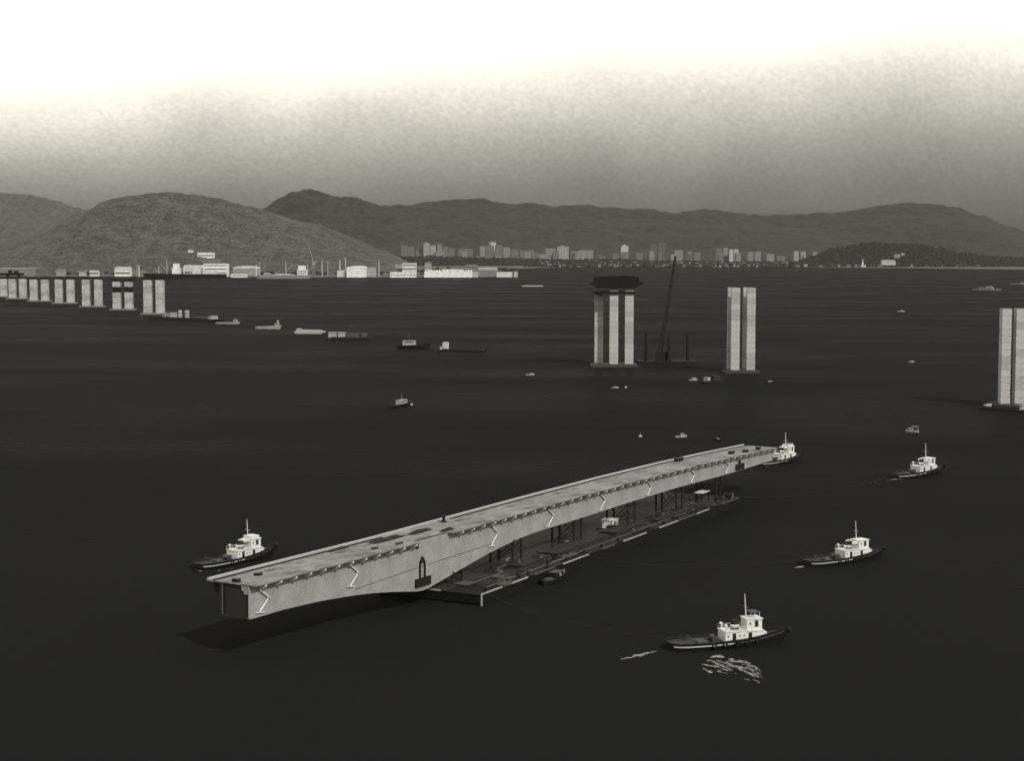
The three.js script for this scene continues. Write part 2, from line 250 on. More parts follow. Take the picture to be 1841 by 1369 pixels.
  obj('tie_bar', [block(64.5, 64.95, GY - 9.5, GY - 5.8, -GO + 0.03, -GO + 0.35), block(66.6, 67.05, GY - 9.5, GY - 5.8, -GO + 0.03, -GO + 0.35), plate([[64.5, GY - 5.8], [67.05, GY - 5.8], [66.0, GY - 4.2], [65.5, GY - 4.2]], 0.3, -GO + 0.03)], M.steelDark, frame);
  const far2 = obj('bearing_frame', block(258.5, 265.4, GY - 4.7, GY - 2.7, -GO + 0.03, -GO + 0.5), M.steelDark, g); obj('tie_bar', block(261, 262.6, GY - 2.7, GY - 1.4, -GO + 0.03, -GO + 0.3), M.steelDark, far2);
  obj('drop_beam', block(63.2, 64.1, GY - 1.9, GY - 0.5, -GO + 0.03, -GO + 0.3), M.steelDark, g);
  // things lying on the deck
  const lay = (name, label, cat, s, t, w, h, d, m, grp, geo) => { const o = thing(name, label, cat, gPoint(s, camber(s) + 0.006, t), gTurn, grp); return [o, geo ? null : obj('body', toCreasedNormals(new THREE.BoxGeometry(w, h, d, 1, 1, 1).translate(0, h / 2, 0)), m, o)]; };
  const tarp = (s, t, w, d, h, label, seed) => { const o = obj('tarpaulin', gridSheet(14, 8, (i, j) => { const e = Math.min(1, 6 * Math.min(i, 1 - i, j, 1 - j)), wob = 1 + 0.25 * (fbm(i * 3, j * 3, 3, seed) - 0.5); return V((i - 0.5) * w * wob, e * h * (0.4 + 1.2 * fbm(i * 5, j * 5, 3, seed + 3)) + 0.01, (j - 0.5) * d * wob); }), M.steelDark, scene, true); o.position.copy(gPoint(s, camber(s), t)); o.rotation.y = gTurn; tag(o, label, 'tarpaulin'); };
  tarp(61, 9.2, 13, 3.0, 0.5, 'wide dark tarpaulin spread on the deck above the haunch', 301);
  tarp(74, 8.0, 9, 2.2, 0.5, 'crumpled dark tarpaulin beside the gap in the deck edge', 302);
  tarp(44, 11.2, 8, 1.3, 0.4, 'narrow dark tarpaulin along the upstand before the haunch', 303);
  tarp(79, 3.2, 6, 0.9, 0.5, 'small dark tarpaulin just past the deck gap', 305);
  for (const [s, t, w, h, d, label] of [[9.5, 7.2, 1.5, 0.5, 1.3, 'dark squat hatch box on the deck near its open end'], [49, 4.2, 1.8, 0.35, 0.9, 'low dark box on the deck before the haunch'], [57.5, 3.0, 2.6, 0.3, 0.6, 'flat dark plate beside the haunch gap'], [231, 10.5, 5, 1.1, 1, 'long dark box against the upstand towards the far end'], [262, 5, 3, 0.9, 1.2, 'dark machine box over the far bearing frame'], [270, 3.2, 2.4, 0.8, 1.4, 'dark machine box second from the far end of the deck'], [281, 3, 2.2, 0.9, 1.2, 'dark machine box closest to the far end of the deck']]) {
    const [o] = lay('deck_box', label, 'box', s, t, w, h, d, M.steelDark); obj('lid', bx(w + 0.12, 0.08, d + 0.12, 0, h + 0.042, 0), M.steelMid, o);
  }
  { const [o] = lay('capstan', 'dark stubby capstan post at the far edge of the deck', 'capstan', 89, 10.8, 1, 1, 1, 0, 0, 1); obj('drum', new THREE.LatheGeometry([[0, 0], [0.75, 0], [0.75, 0.25], [0.42, 0.5], [0.38, 1.2], [0.6, 1.55], [0.6, 1.8], [0, 1.85]].map(([x, y]) => new THREE.Vector2(x, y)), 14), M.steelDark, o); obj('base_plate', bx(1.9, 0.1, 1.9, 0, 0.05, 0), M.steelMid, o); }
  { const [o] = lay('end_box', 'dark box standing on the open end edge of the deck', 'box', 1.2, 6.4, 1.2, 0.7, 1.6, M.steelDark); obj('lid', bx(1.3, 0.08, 1.7, 0, 0.745, 0), M.steelMid, o); }
}
const BYAW = 0.4864, bTurn = Math.PI / 2 - BYAW, bPos = V(-7.7, 0, -408.0), bA = V(Math.sin(BYAW), 0, -Math.cos(BYAW)), bN = V(Math.cos(BYAW), 0, Math.sin(BYAW)), BD = 2.95;
const bPoint = (x, y, w) => bPos.clone().addScaledVector(bA, x).addScaledVector(bN, -w).setY(y);
const bLocal = (p) => { const q = p.clone().sub(bPos); return [q.dot(bA), -q.dot(bN)]; };
{
  const b = thing('barge', 'long dark flat barge carrying the bridge girder', 'barge', bPos, bTurn), LB = 184, WB = 30;
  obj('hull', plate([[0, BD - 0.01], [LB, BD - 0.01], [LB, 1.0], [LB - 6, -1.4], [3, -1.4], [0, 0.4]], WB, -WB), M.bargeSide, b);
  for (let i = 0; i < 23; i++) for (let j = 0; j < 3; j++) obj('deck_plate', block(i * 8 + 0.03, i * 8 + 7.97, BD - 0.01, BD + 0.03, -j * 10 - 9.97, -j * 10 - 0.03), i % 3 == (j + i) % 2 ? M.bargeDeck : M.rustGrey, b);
  const rails = [[0.4, 13, 1], [13.1, 25, 1], [29, 41, 0], [46, 62, 1], [71, 80, 0], [86, 103, 1], [113, 128, 1], [129, 143, 0], [144, 155, 1], [166, 183, 0]];
  for (const [p, q, pale] of rails) obj('rub_rail', [block(p, q, BD - 0.22, BD + 0.1, 0.01, 0.3)], pale ? M.paleTimber : M.steelMid, b);
  obj('corner_post', block(-0.12, 0.22, -0.4, BD + 0.25, 0.02, 0.34), M.paleTimber, b); obj('end_rail', block(-0.28, -0.01, BD - 0.25, BD + 0.1, -16.5, -11.5), M.paleTimber, b); obj('end_rail', block(-0.24, -0.01, BD - 0.2, BD + 0.03, -11.2, -0.1), M.rustGrey, b);
  for (let i = 0; i < 16; i++) obj('bollard', [cyl(0.28, 0.28, 0.8, 4 + i * 11.5, BD + 0.03, -0.9, 10), cyl(0.42, 0.42, 0.18, 4 + i * 11.5, BD + 0.83, -0.9, 10)], M.steelDark, b);
  for (const [x, w, l, d, h] of [[33, 6, 18, 4, 0.9], [52, 4.5, 34, 4.5, 1.3], [54, 10.5, 60, 1.2, 0.7], [92, 4.8, 22, 4.6, 1.1], [120, 3.4, 30, 2.2, 0.9]])
    obj('coaming', [block(x, x + l, BD + 0.03, BD + h, -w - d, -w), block(x - 0.25, x + l + 0.25, BD + h, BD + h + 0.15, -w - d - 0.25, -w + 0.25)], M.rustGrey, b);
  for (const [x0, x1, w, r] of [[6, 60, 2.2, 0.22], [45, 150, 2.9, 0.18], [30, 120, 11.8, 0.25], [10, 26, 8, 0.2]]) obj('deck_pipe', bar(V(x0, BD + 0.3, -w), V(x1, BD + 0.3, -w), r, 8), M.steelMid, b);
  const cr = rng(77), fit = [0.5, 0.8, 1.2, 1.9].map((w) => metres(new THREE.BoxGeometry(w, 0.3 + 0.25 * w, 0.6 + 0.4 * w).translate(0, 0.15 + 0.125 * w, 0))), coil = metres(new THREE.TorusGeometry(0.7, 0.22, 6, 14).rotateX(Math.PI / 2).translate(0, 0.22, 0)), drum = metres(cyl(0.32, 0.32, 0.95, 0, 0, 0, 10)), beam = metres(bx(6, 0.3, 0.3, 0, 0.15, 0));
  for (let i = 0; i < 95; i++) { const k = Math.floor(cr() * 8), o = obj(k > 6 ? 'oil_drum' : k > 5 ? 'rope_coil' : k > 3 ? 'loose_beam' : 'deck_fitting', k > 6 ? drum : k > 5 ? coil : k > 3 ? beam : fit[k], [M.rustGrey, M.steelMid, M.steelDark, M.rustGrey, M.steelPale][Math.floor(cr() * 4.12)], b, true); o.position.set(3 + 178 * cr(), BD + 0.035, -1.2 - 13 * cr()); o.rotation.y = k > 3 && k < 6 ? (cr() - 0.5) * 0.4 : cr() * 3; }
  // trestles that carry the girder: each stands on the barge
  for (const [i, s] of [82, 112, 146, 180, 214, 245].entries()) {
    const foot = gPoint(s, 0, (GO + GB) / 2), top = GY + soffit(s) - 0.17, o = thing('trestle', ['squat dark trestle under the girder haunch', 'dark trestle second from the haunch under the girder', 'dark trestle third from the haunch under the girder', 'dark trestle third from the far end of the barge', 'dark trestle second from the far end of the barge', 'dark trestle nearest the far end of the barge'][i], 'trestle', foot.setY(BD + 0.03), gTurn, 'trestles under the girder');
    const h = top - BD - 0.03, w = 3.6;
    for (const [sx, sz] of [[-1, -1], [-1, 1], [1, -1], [1, 1]]) obj('post', block(sx * 2.2 - 0.25, sx * 2.2 + 0.25, 0, h - 0.6, sz * w - 0.25, sz * w + 0.25), M.dark, o);
    for (const sx of [-1, 1]) { obj('cap_beam', block(sx * 2.2 - 0.35, sx * 2.2 + 0.35, h - 0.6, h, -w - 0.5, w + 0.5), M.dark, o); obj('brace', bar(V(sx * 2.2, 0.3, -w), V(sx * 2.2, h - 0.8, w), 0.14), M.dark, o); obj('brace', bar(V(sx * 2.2, 0.3, w), V(sx * 2.2, h - 0.8, -w), 0.14), M.dark, o); }
  }
  const on = (name, label, cat, px, py, grp) => { const q = sea(px, py, BD + 0.034); return thing(name, label, cat, q, bTurn, grp); };
  let o = on('hut', 'white cabin hut with a dark doorway on the barge', 'hut', 1098, 949);
  obj('wall', [block(-2.2, 2.2, 0, 2.5, -1.9, 1.5)], M.white, o); obj('roof', plate([[-2.5, 2.5], [2.5, 2.5], [2.5, 2.65], [0.2, 2.95], [-2.5, 2.65]], 4.0, -2.2), M.white, o);
  const dr = obj('door', block(-1.0, 0.3, 0.02, 2.0, 1.5, 1.56), M.dark, o); obj('window', block(0.9, 1.7, 1.0, 1.7, 1.5, 1.54), M.glass, o); obj('handle', bx(0.1, 0.1, 0.08, 0.1, 1, 1.6), M.steelPale, dr);
  o = on('generator', 'dark bulky generator in front of the white hut', 'generator', 1096, 953); obj('body', [block(-1.5, 1.6, 0.2, 1.3, -0.5, 0.7)], M.steelDark, o); obj('exhaust', cyl(0.12, 0.12, 1.2, 1.0, 1.3, 0.1), M.steelDark, o); obj('skid', block(-1.8, 1.9, 0, 0.2, -0.6, 0.8), M.steelMid, o);
  o = on('shelter', 'open shelter with pale roof near the far end of the barge', 'shelter', 1262, 902);
  for (const [sx, sz] of [[-1, -1], [-1, 1], [1, -1], [1, 1]]) obj('post', block(sx * 3.2 - 0.15, sx * 3.2 + 0.15, 0, 3.2, sz * 1.2 - 0.15, sz * 1.2 + 0.15), M.steelDark, o);
  obj('roof', block(-3.6, 3.6, 3.2, 3.45, -1.6, 1.6), M.white, o);
  for (const [px, py, l, label] of [[925, 1018, 6, 'cluttered dark deck winch beside the pale drum'], [965, 1010, 5, 'dark deck winch opposite the moored launch'], [1185, 932, 7, 'dark deck winch past the white hut'], [1310, 896, 6, 'dark deck winch close to the barge far end']]) {
    o = on('winch', label, 'winch', px, py); obj('drum', new THREE.CylinderGeometry(0.8, 0.8, 2.4, 14).rotateX(Math.PI / 2).translate(0, 1.1, 0), M.rustGrey, o);
    for (const z of [-1.4, 1.4]) obj('cheek', plate([[-1.2, 0], [1.2, 0], [0.4, 2.0], [-0.4, 2.0]], 0.2, z - 0.1), M.steelMid, o); obj('bed', block(-l / 2, l / 2, 0, 0.2, -1.9, 1.9), M.rustGrey, o); obj('motor', block(1.4, 2.7, 0.2, 1.1, -0.6, 0.7), M.steelMid, o);
  }
  o = on('drum_tank', 'small white round tank standing on the barge deck', 'tank', 914, 1014); obj('shell', new THREE.SphereGeometry(0.75, 14, 10).translate(0, 0.95, 0), M.white, o); obj('stand', cyl(0.6, 0.5, 0.35, 0, 0, 0), M.steelMid, o);
  for (const [k, [px, py, w, d]] of [[835, 1052, 5, 4], [870, 1050, 7, 3], [895, 1040, 4, 3], [905, 1052, 5, 2], [940, 1028, 5, 3], [1020, 1000, 8, 2], [1140, 950, 8, 3], [1220, 922, 7, 2.4]].entries()) {
    o = on('plate_stack', ['stack of grey plates at the near corner of the barge', 'long stack of grey plates along the near end of the barge', 'small stack of grey plates behind the barge corner', 'narrow stack of grey plates by the barge edge', 'stack of grey plates below the pale drum', 'low stack of grey plates just past the moored launch', 'stack of grey plates right after the white hut', 'narrow stack of grey plates before the open shelter'][k], 'plates', px, py);
    const r = rng(400 + k);
    for (let j = 0; j < 4; j++) obj('plate', bx(w - r(), 0.12, d - 0.6 * r(), r() * 0.5, 0.06 + j * 0.125, r() * 0.4), r() > 0.45 ? M.rustGrey : M.steelMid, o);
  }
}

// ------------------------------------------------------------------ boats
function hullParts(L, B, { stern = 1.1, bow = 3, bul = 0.8, keel = 1.0, n = 26, fine = 0.42, aft = 0.16 }) {
  const st = [];
  for (let i = 0; i <= n; i++) {
    const u = i / n, x = -L / 2 + L * u, fb = u > 1 - fine ? 1 - Math.pow((u - 1 + fine) / fine, 2.1) : 1, fs = u < aft ? Math.sqrt(Math.max(0, 1 - Math.pow((aft - u) / aft, 2))) : 1;
    const b = Math.max(0.03, B / 2 * fb * (0.25 * (u > aft ? 1 : 0) + (u > aft ? 0.75 : 1) * fs)), yd = stern + (bow - stern) * Math.pow(Math.max(0, (u - 0.25) / 0.75), 2), rake = 0.05 * L * Math.pow(Math.max(0, u - 0.7) / 0.3, 2) ;
    st.push({ x, b, yd, rake });
  }
  const shell = st.map(({ x, b, yd, rake }) => { const h = [[b, yd + bul, rake], [b * 0.97, yd, rake * 0.9], [b * 0.86, 0.0, 0], [b * 0.7, -keel, -rake * 0.5]].map(([z, y, r]) => V(x + r, y, z)); return [...h, ...h.slice().reverse().map((q) => V(q.x, q.y, -q.z))]; });
  const k = (b) => Math.max(0.01, b - 0.16), inner = (sg) => st.map(({ x, b, yd, rake }) => [V(x + rake, yd + bul, sg * b), V(x + rake, yd + bul, sg * k(b)), V(x + rake * 0.9, yd, sg * k(b * 0.97))]);
  const deck = st.map(({ x, b, yd, rake }) => [V(x + rake * 0.9, yd, k(b * 0.97)), V(x + rake * 0.9, yd + 0.05, 0), V(x + rake * 0.9, yd, -k(b * 0.97))]);
  const strake = (y, h, x0, x1, o) => [1, -1].map((sg) => sheet(st.filter((q) => q.x >= x0 && q.x <= x1).map(({ x, b, yd, rake }) => { const w = b * 0.99 + o; return [V(x + rake * 0.9, yd + y, sg * w), V(x + rake * 0.9, yd + y + h, sg * w), V(x + rake * 0.9, yd + y + h, sg * (b * 0.9))]; }), sg < 0));
  return { st, shell: [toCreasedNormals(sheet(shell), 0.6), toCreasedNormals(sheet(inner(1)), 0.4), toCreasedNormals(sheet(inner(-1), true), 0.4)], deck: sheet(deck), strake };
}
let tugSource;
function buildTug() {
  const g = new THREE.Group(), H = hullParts(31, 8.2, {});
  obj('hull', H.shell, M.hull, g); obj('deck', H.deck, M.tugDeck, g);
  obj('rubbing_strake', H.strake(-0.15, 0.3, -15.4, 2, 0.12), M.steelPale, g); obj('rubbing_strake', H.strake(-0.1, 0.16, 2, 14.5, 0.1), M.steelMid, g);
  const yAt = (x) => H.st.reduce((a, q) => Math.abs(q.x - x) < Math.abs(a.x - x) ? q : a);
  const house = obj('deckhouse', [block(-0.8, 9.2, 1.2, 3.75, -2.5, 2.5), block(-0.95, 9.3, 3.75, 3.87, -2.7, 2.7)], M.white, g);
  for (const z of [2.51, -2.57]) { for (const x of [1.0, 5.2]) obj('door', block(x, x + 0.95, 1.75, 3.45, z, z + 0.06), M.dark, house); for (const x of [-0.1, 2.9, 4.1]) obj('porthole', new THREE.CylinderGeometry(0.2, 0.2, 0.05, 12).rotateX(Math.PI / 2).translate(x, 2.8, z + 0.03), M.glass, house); }
  const wh = obj('wheelhouse', [block(5.0, 9.0, 3.87, 6.5, -1.9, 1.9), block(4.8, 9.3, 6.5, 6.64, -2.1, 2.1)], M.white, g);
  for (const z of [1.905, -1.955]) { obj('window', block(7.1, 8.0, 4.6, 6.2, z, z + 0.05), M.dark, wh); obj('window', block(5.7, 6.1, 5.2, 5.7, z, z + 0.05), M.glass, wh); }
  for (const z of [-1.2, 0, 1.2]) obj('window', block(9.0, 9.05, 5.3, 6.1, z - 0.45, z + 0.45), M.glass, wh);
  obj('bridge_front', block(9.2, 10.2, 1.6, 3.3, -2.1, 2.1), M.white, g);
  const f = obj('funnel', [new THREE.CylinderGeometry(0.75, 0.95, 2.6, 16).scale(1.3, 1, 0.9).translate(2.6, 5.0, 0)], M.dark, g); obj('band', new THREE.CylinderGeometry(0.87, 0.9, 0.5, 16).scale(1.32, 1, 0.92).translate(2.6, 4.9, 0), M.white, f);
  const mast = obj('mast', new THREE.CylinderGeometry(0.09, 0.17, 6.0, 8).rotateZ(0.06).translate(5.35, 9.6, 0), M.white, g); obj('yard', bar(V(5.4, 9.3, -1.2), V(5.4, 9.3, 1.2), 0.05), M.white, mast);
  const aw = obj('awning', block(6.1, 8.6, 8.05, 8.2, -1.5, 1.5), M.steelMid, g); for (const [x, z] of [[6.2, 1.4], [8.5, 1.4], [6.2, -1.4], [8.5, -1.4]]) obj('post', cyl(0.07, 0.07, 1.42, x, 6.64, z, 6), M.white, aw);
  const rail = obj('railing', [1, -1].flatMap((s) => [bar(V(-0.8, 4.85, s * 2.5), V(4.9, 4.85, s * 2.5), 0.05), bar(V(-0.8, 4.4, s * 2.5), V(4.9, 4.4, s * 2.5), 0.035)]), M.white, g);
  for (const s of [1, -1]) for (let i = 0; i < 6; i++) obj('stanchion', cyl(0.05, 0.05, 1.0, -0.8 + i * 1.14, 3.87, s * 2.5, 6), M.white, rail);
  for (const z of [-1.6, 1.6]) obj('ventilator', [cyl(0.22, 0.22, 1.2, -0.2, 3.87, z, 10), new THREE.SphereGeometry(0.45, 10, 8).scale(1, 0.8, 1).translate(-0.4, 5.2, z)], M.white, g);
  const wn = obj('towing_winch', new THREE.CylinderGeometry(0.7, 0.7, 2.0, 12).rotateX(Math.PI / 2).translate(-3, 2.1, 0), M.steelMid, g); for (const z of [-1.2, 1.2]) obj('cheek', bx(1.6, 1.7, 0.2, -3, 2.0, z), M.tugDeck, wn);
  obj('towing_arch', [bar(V(-9, 1.2, -3.2), V(-9, 2.5, -2.6), 0.13), bar(V(-9, 2.5, -2.6), V(-9, 2.5, 2.6), 0.13), bar(V(-9, 2.5, 2.6), V(-9, 1.2, 3.2), 0.13)], M.steelMid, g);
  obj('hatch', block(-7.6, -5.2, 1.15, 1.75, -1.2, 1.2), M.steelMid, g);
  for (const x of [-4.4, -1.6, 1.4, 4.2, 7]) for (const s of [1, -1]) { const q = yAt(x); obj('tyre_fender', new THREE.TorusGeometry(0.48, 0.2, 8, 14).translate(x, q.yd + 0.05, s * (q.b + 0.22)), M.rubber, g); }
  obj('bow_fender', new THREE.SphereGeometry(0.8, 12, 8).scale(0.9, 1.1, 1.3).translate(16.9, 3.0, 0), M.rubber, g);
  return g;
}
function tug(a, b, label, scale = 1) {
  const s = sea(...a), e = sea(...b), o = tugSource ? tugSource.clone() : (tugSource = buildTug());
  o.name = numbered('tugboat'); o.position.set((s.x + e.x) / 2, 0, (s.z + e.z) / 2); o.rotation.y = heading(s, e); o.scale.setScalar(scale); o.userData = {};
  scene.add(o); return tag(o, label, 'tugboat', 'tugboats around the bridge girder');
}
const tugNear = tug([1195, 1168], [1408, 1154], 'large near tugboat with white deckhouse and painted reflection streaks alongside', 0.91);
const tugLeft = tug([350, 1025], [490, 999], 'tugboat close behind the open near end of the girder', 0.93);
const tugMid = tug([1437, 1019], [1588, 1002], 'tugboat alone on open water between the near tugboat and the farther ones', 0.9);
const tugFar = tug([1604, 861], [1690, 850], 'small far tugboat below the striped motor launch', 0.98);
const tugEnd = tug([1366, 838], [1430, 828], 'tugboat partly hidden by the far end of the girder', 0.98);

for (const o of [tugLeft, tugMid, tugFar]) o.remove(o.getObjectByName('awning'));
for (const o of [tugLeft, tugEnd]) { obj('flying_bridge', [block(5.2, 8.6, 6.64, 7.5, -1.7, 1.7), block(2.9, 5.0, 6.0, 6.5, -1.6, 1.6)], M.white, o); }
for (const o of [tugMid, tugFar]) { obj('wing_screen', [block(2.6, 5.0, 5.6, 6.5, 1.4, 1.6), block(2.6, 5.0, 5.6, 6.5, -1.6, -1.4)], M.white, o); }
function rope(a, b, sag, label, r = 0.07) {
  const pts = []; for (let i = 0; i <= 14; i++) { const t = i / 14, q = a.clone().lerp(b, t); q.y = Math.max(0.06, q.y - sag * 4 * t * (1 - t)); pts.push(q); }
  tag(obj('tow_rope', new THREE.TubeGeometry(new THREE.CatmullRomCurve3(pts), 40, r, 5), M.rope), label, 'rope', 'tow ropes');
}
const astern = (o, x = -9, y = 2.6) => o.localToWorld(V(x, y, 0));
scene.updateMatrixWorld(true);
rope(astern(tugNear), bPoint(2, BD + 0.5, 1.2), 3.2, 'tow rope from the large near tugboat to the barge corner', 0.04);
rope(astern(tugMid), bPoint(58, BD + 0.5, 0.9), 3.4, 'tow rope from the lone middle tugboat to the barge side', 0.04);
rope(astern(tugFar), bPoint(182, BD + 0.5, 1), 3.4, 'tow rope from the small far tugboat to the barge far end', 0.04);

function foam(name, label, list, seed) {                               // crests of broken water, and a painted reflection: many low slivers and flecks
  const r = rng(seed), geos = [];
  for (const [pts, w, n = 22] of list) {
    const c = new THREE.CatmullRomCurve3(pts.map(([px, py]) => sea(px, py))), len = c.getLength();
    for (let k = 0; k < n; k++) {
      const l = Math.min(len, 0.5 + 3.6 * r() * r()), t0 = r() * (1 - l / len), t1 = t0 + l / len, off = (r() + r() - 1) * w * 1.1, ww = 0.1 + 0.22 * r() * w, sk = (r() - 0.5) * 0.8;
      geos.push(gridSheet(9, 2, (i, j) => { const q = c.getPoint(t0 + (t1 - t0) * i), e = Math.pow(Math.max(0, Math.sin(Math.PI * i)), 0.6) * (0.3 + 1.4 * vnoise(i * 6 + k * 11, 0.5, seed)), z = (j - 0.5) * ww * e; return V(q.x + sk * z + 0.12 * (vnoise(i * 5, k, seed) - 0.5), 0.02 + 0.07 * e * (j === 0.5 ? 1 : 0), q.z + off + z + sk * (i - 0.5)); }).toNonIndexed());
    }
  }
  const o = obj(name, geos, M.foam); o.userData = { kind: 'stuff', label, category: 'foam' };
}
foam('foam_and_reflection', 'white streaks painting the reflection of the large near tugboat', [  // reflection of the white deckhouse, laid on the water as pale slivers
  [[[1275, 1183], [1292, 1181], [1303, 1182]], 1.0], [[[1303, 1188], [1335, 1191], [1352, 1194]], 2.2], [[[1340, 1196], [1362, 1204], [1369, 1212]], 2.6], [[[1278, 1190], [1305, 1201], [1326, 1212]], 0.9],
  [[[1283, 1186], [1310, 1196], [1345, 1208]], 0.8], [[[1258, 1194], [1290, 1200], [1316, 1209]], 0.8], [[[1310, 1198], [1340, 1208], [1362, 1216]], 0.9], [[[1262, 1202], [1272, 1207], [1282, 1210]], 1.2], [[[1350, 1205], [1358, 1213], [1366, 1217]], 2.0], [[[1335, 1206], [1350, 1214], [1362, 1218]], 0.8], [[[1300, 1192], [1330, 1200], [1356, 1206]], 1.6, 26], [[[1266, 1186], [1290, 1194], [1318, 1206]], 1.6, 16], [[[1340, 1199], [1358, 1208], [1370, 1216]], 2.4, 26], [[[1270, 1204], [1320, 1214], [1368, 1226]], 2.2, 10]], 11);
foam('foam_and_reflection', 'thin foam line trailing from the near tugboat stern', [[[[1112, 1187], [1140, 1182], [1160, 1177], [1184, 1172]], 1.0], [[[1136, 1182], [1150, 1178], [1166, 1174]], 1.2]], 12);
foam('foam_and_reflection', 'thin foam along the waterline of the tugboat behind the girder', [[[[352, 1027], [375, 1028], [402, 1026], [430, 1020]], 0.35, 5]], 13);
foam('foam_and_reflection', 'faint foam trailing from the lone middle tugboat', [[[[1428, 1022], [1438, 1020], [1446, 1019]], 0.8], [[[1450, 1017.5], [1480, 1016], [1510, 1013]], 0.3, 5]], 14);
foam('foam_and_reflection', 'faint foam under the stern of the small far tugboat', [[[[1598, 863], [1612, 862], [1625, 862]], 0.8], [[[1560, 869], [1580, 867], [1600, 864]], 0.4, 3]], 15);
foam('foam_and_reflection', 'faint foam along the far end tugboat', [[[[1364, 839.5], [1385, 840], [1402, 837]], 0.5, 4]], 16);

function smallBoat(a, b, kind, label, o = {}) {                        // a: stern, b: bow on the print
  const s = sea(...a), e = sea(...b), L = s.distanceTo(e), B = o.beam ?? Math.max(2, L * 0.24), g = thing(o.name ?? 'boat', label, o.category ?? 'boat', V((s.x + e.x) / 2, 0, (s.z + e.z) / 2), heading(s, e));
  const k = B / 8.2, H = hullParts(L, B, { stern: o.free ?? 0.7 * k + 0.5, bow: (o.free ?? 0.7 * k + 0.5) + (o.sheer ?? 1.5 * k), bul: o.bul ?? 0.5 * k + 0.15, keel: 0.8, n: 14 });
  obj('hull', H.shell, o.paleHull ? M.boatWhite : M.hull, g); obj('deck', H.deck, o.paleHull ? M.steelPale : M.tugDeck, g);
  const f = (o.free ?? 0.7 * k + 0.5) + 0.02, c = o.cab ?? 0.1, hh = o.cabH ?? Math.max(1.6, 2.4 * k), l = L * (o.cabL ?? 0.28);
  const cab = obj('cabin', [block(c * L - l / 2, c * L + l / 2, f, f + hh, -B * 0.3, B * 0.3), block(c * L - l / 2 - 0.2, c * L + l / 2 + 0.3, f + hh, f + hh + 0.15, -B * 0.34, B * 0.34)], M.boatWhite, g);
  for (const sg of [1, -1]) obj('window', block(c * L - l * 0.35, c * L + l * 0.35, f + hh * 0.62, f + hh * 0.8, sg * B * 0.3 - 0.03, sg * B * 0.3 + 0.03), M.glass, cab);
  if (o.upper) obj('wheelhouse', block(c * L, c * L + l * 0.4, f + hh + 0.15, f + hh * 1.8, -B * 0.2, B * 0.2), M.boatWhite, g);
  if (o.funnel) obj('funnel', cyl(0.5 * k + 0.3, 0.4 * k + 0.3, hh * 1.1, c * L - l * 0.25, f + hh + 0.15, 0), M.dark, g);
  if (o.mast) obj('mast', cyl(0.12, 0.06, o.mast, c * L, f + hh, 0, 6), M.boatWhite, g);
  if (o.awning) { const aw = obj('awning', block(-L * 0.4, L * 0.05, f + 2.1, f + 2.25, -B * 0.38, B * 0.38), M.boatWhite, g); for (const x of [-L * 0.38, 0]) for (const z of [-B * 0.35, B * 0.35]) obj('post', cyl(0.06, 0.06, 2.1, x, f, z, 5), M.boatWhite, aw); }
  return g;
}
function flatBarge(a, b, w, h, label, items = [], pale = false, name = 'work_barge') {
  const s = sea(...a), e = sea(...b), L = s.distanceTo(e), g = thing(name, label, 'barge', V((s.x + e.x) / 2, 0, (s.z + e.z) / 2), heading(s, e)), m = pale ? M.paleTimber : M.hull;
  obj('hull', plate([[-L / 2, h], [L / 2, h], [L / 2, h * 0.5], [L / 2 - h, -1], [-L / 2 + h, -1], [-L / 2, h * 0.5]], w, -w / 2), m, g); obj('deck', block(-L / 2 + 0.3, L / 2 - 0.3, h, h + 0.08, -w / 2 + 0.3, w / 2 - 0.3), pale ? M.steelPale : M.bargeDeck, g);
  obj('coaming', [block(-L * 0.4, L * 0.42, h + 0.08, h + 0.9, w * 0.34, w * 0.38), block(-L * 0.4, L * 0.42, h + 0.08, h + 0.9, -w * 0.38, -w * 0.34)], pale ? M.steelPale : M.rustGrey, g);
  for (const [t, l, hh, tone, nm] of items) {
    if (nm === 'tank') { const c = obj('tank', cyl(l / 2, l / 2, hh, -L / 2 + t * L, h + 0.08, 0, 14), tone, g); obj('dome', new THREE.SphereGeometry(l / 2, 14, 6, 0, 6.3, 0, 1.57).scale(1, 0.4, 1).translate(-L / 2 + t * L, h + 0.08 + hh, 0), tone, c); continue; } const c = obj(nm ?? 'cabin', [block(-L / 2 + t * L - l / 2, -L / 2 + t * L + l / 2, h + 0.08, h + 0.08 + hh, -w * 0.28, w * 0.28)], tone, g); obj('roof', block(-L / 2 + t * L - l / 2 - 0.3, -L / 2 + t * L + l / 2 + 0.3, h + 0.08 + hh, h + 0.3 + hh, -w * 0.31, w * 0.31), tone, c); }
  return g;
}
flatBarge([277, 574], [392, 579], 20, 3, 'long dark work barge with white cabins at the foot of the last twin pier', [[0.22, 6, 4, M.boatWhite], [0.3, 5, 6, M.boatWhite], [0.42, 5.5, 8.5, M.boatWhite, 'tank'], [0.53, 6, 8.5, M.boatWhite, 'tank'], [0.93, 5, 4, M.boatWhite], [0.73, 20, 1.5, M.steelMid, 'cargo']]);
smallBoat([388, 583], [430, 583.5], 0, 'thin pale coaster just beyond the long work barge', { paleHull: true, free: 1.6, sheer: 1, beam: 7, cab: 0.35, cabL: 0.14, cabH: 4, mast: 4 });
smallBoat([459, 592.5], [504, 592.5], 0, 'white ferry with a raised house at one end', { paleHull: true, free: 2.6, sheer: 1.6, beam: 8, cab: 0.38, cabL: 0.16, cabH: 4.2, upper: true, mast: 4, name: 'ferry', category: 'ferry' });
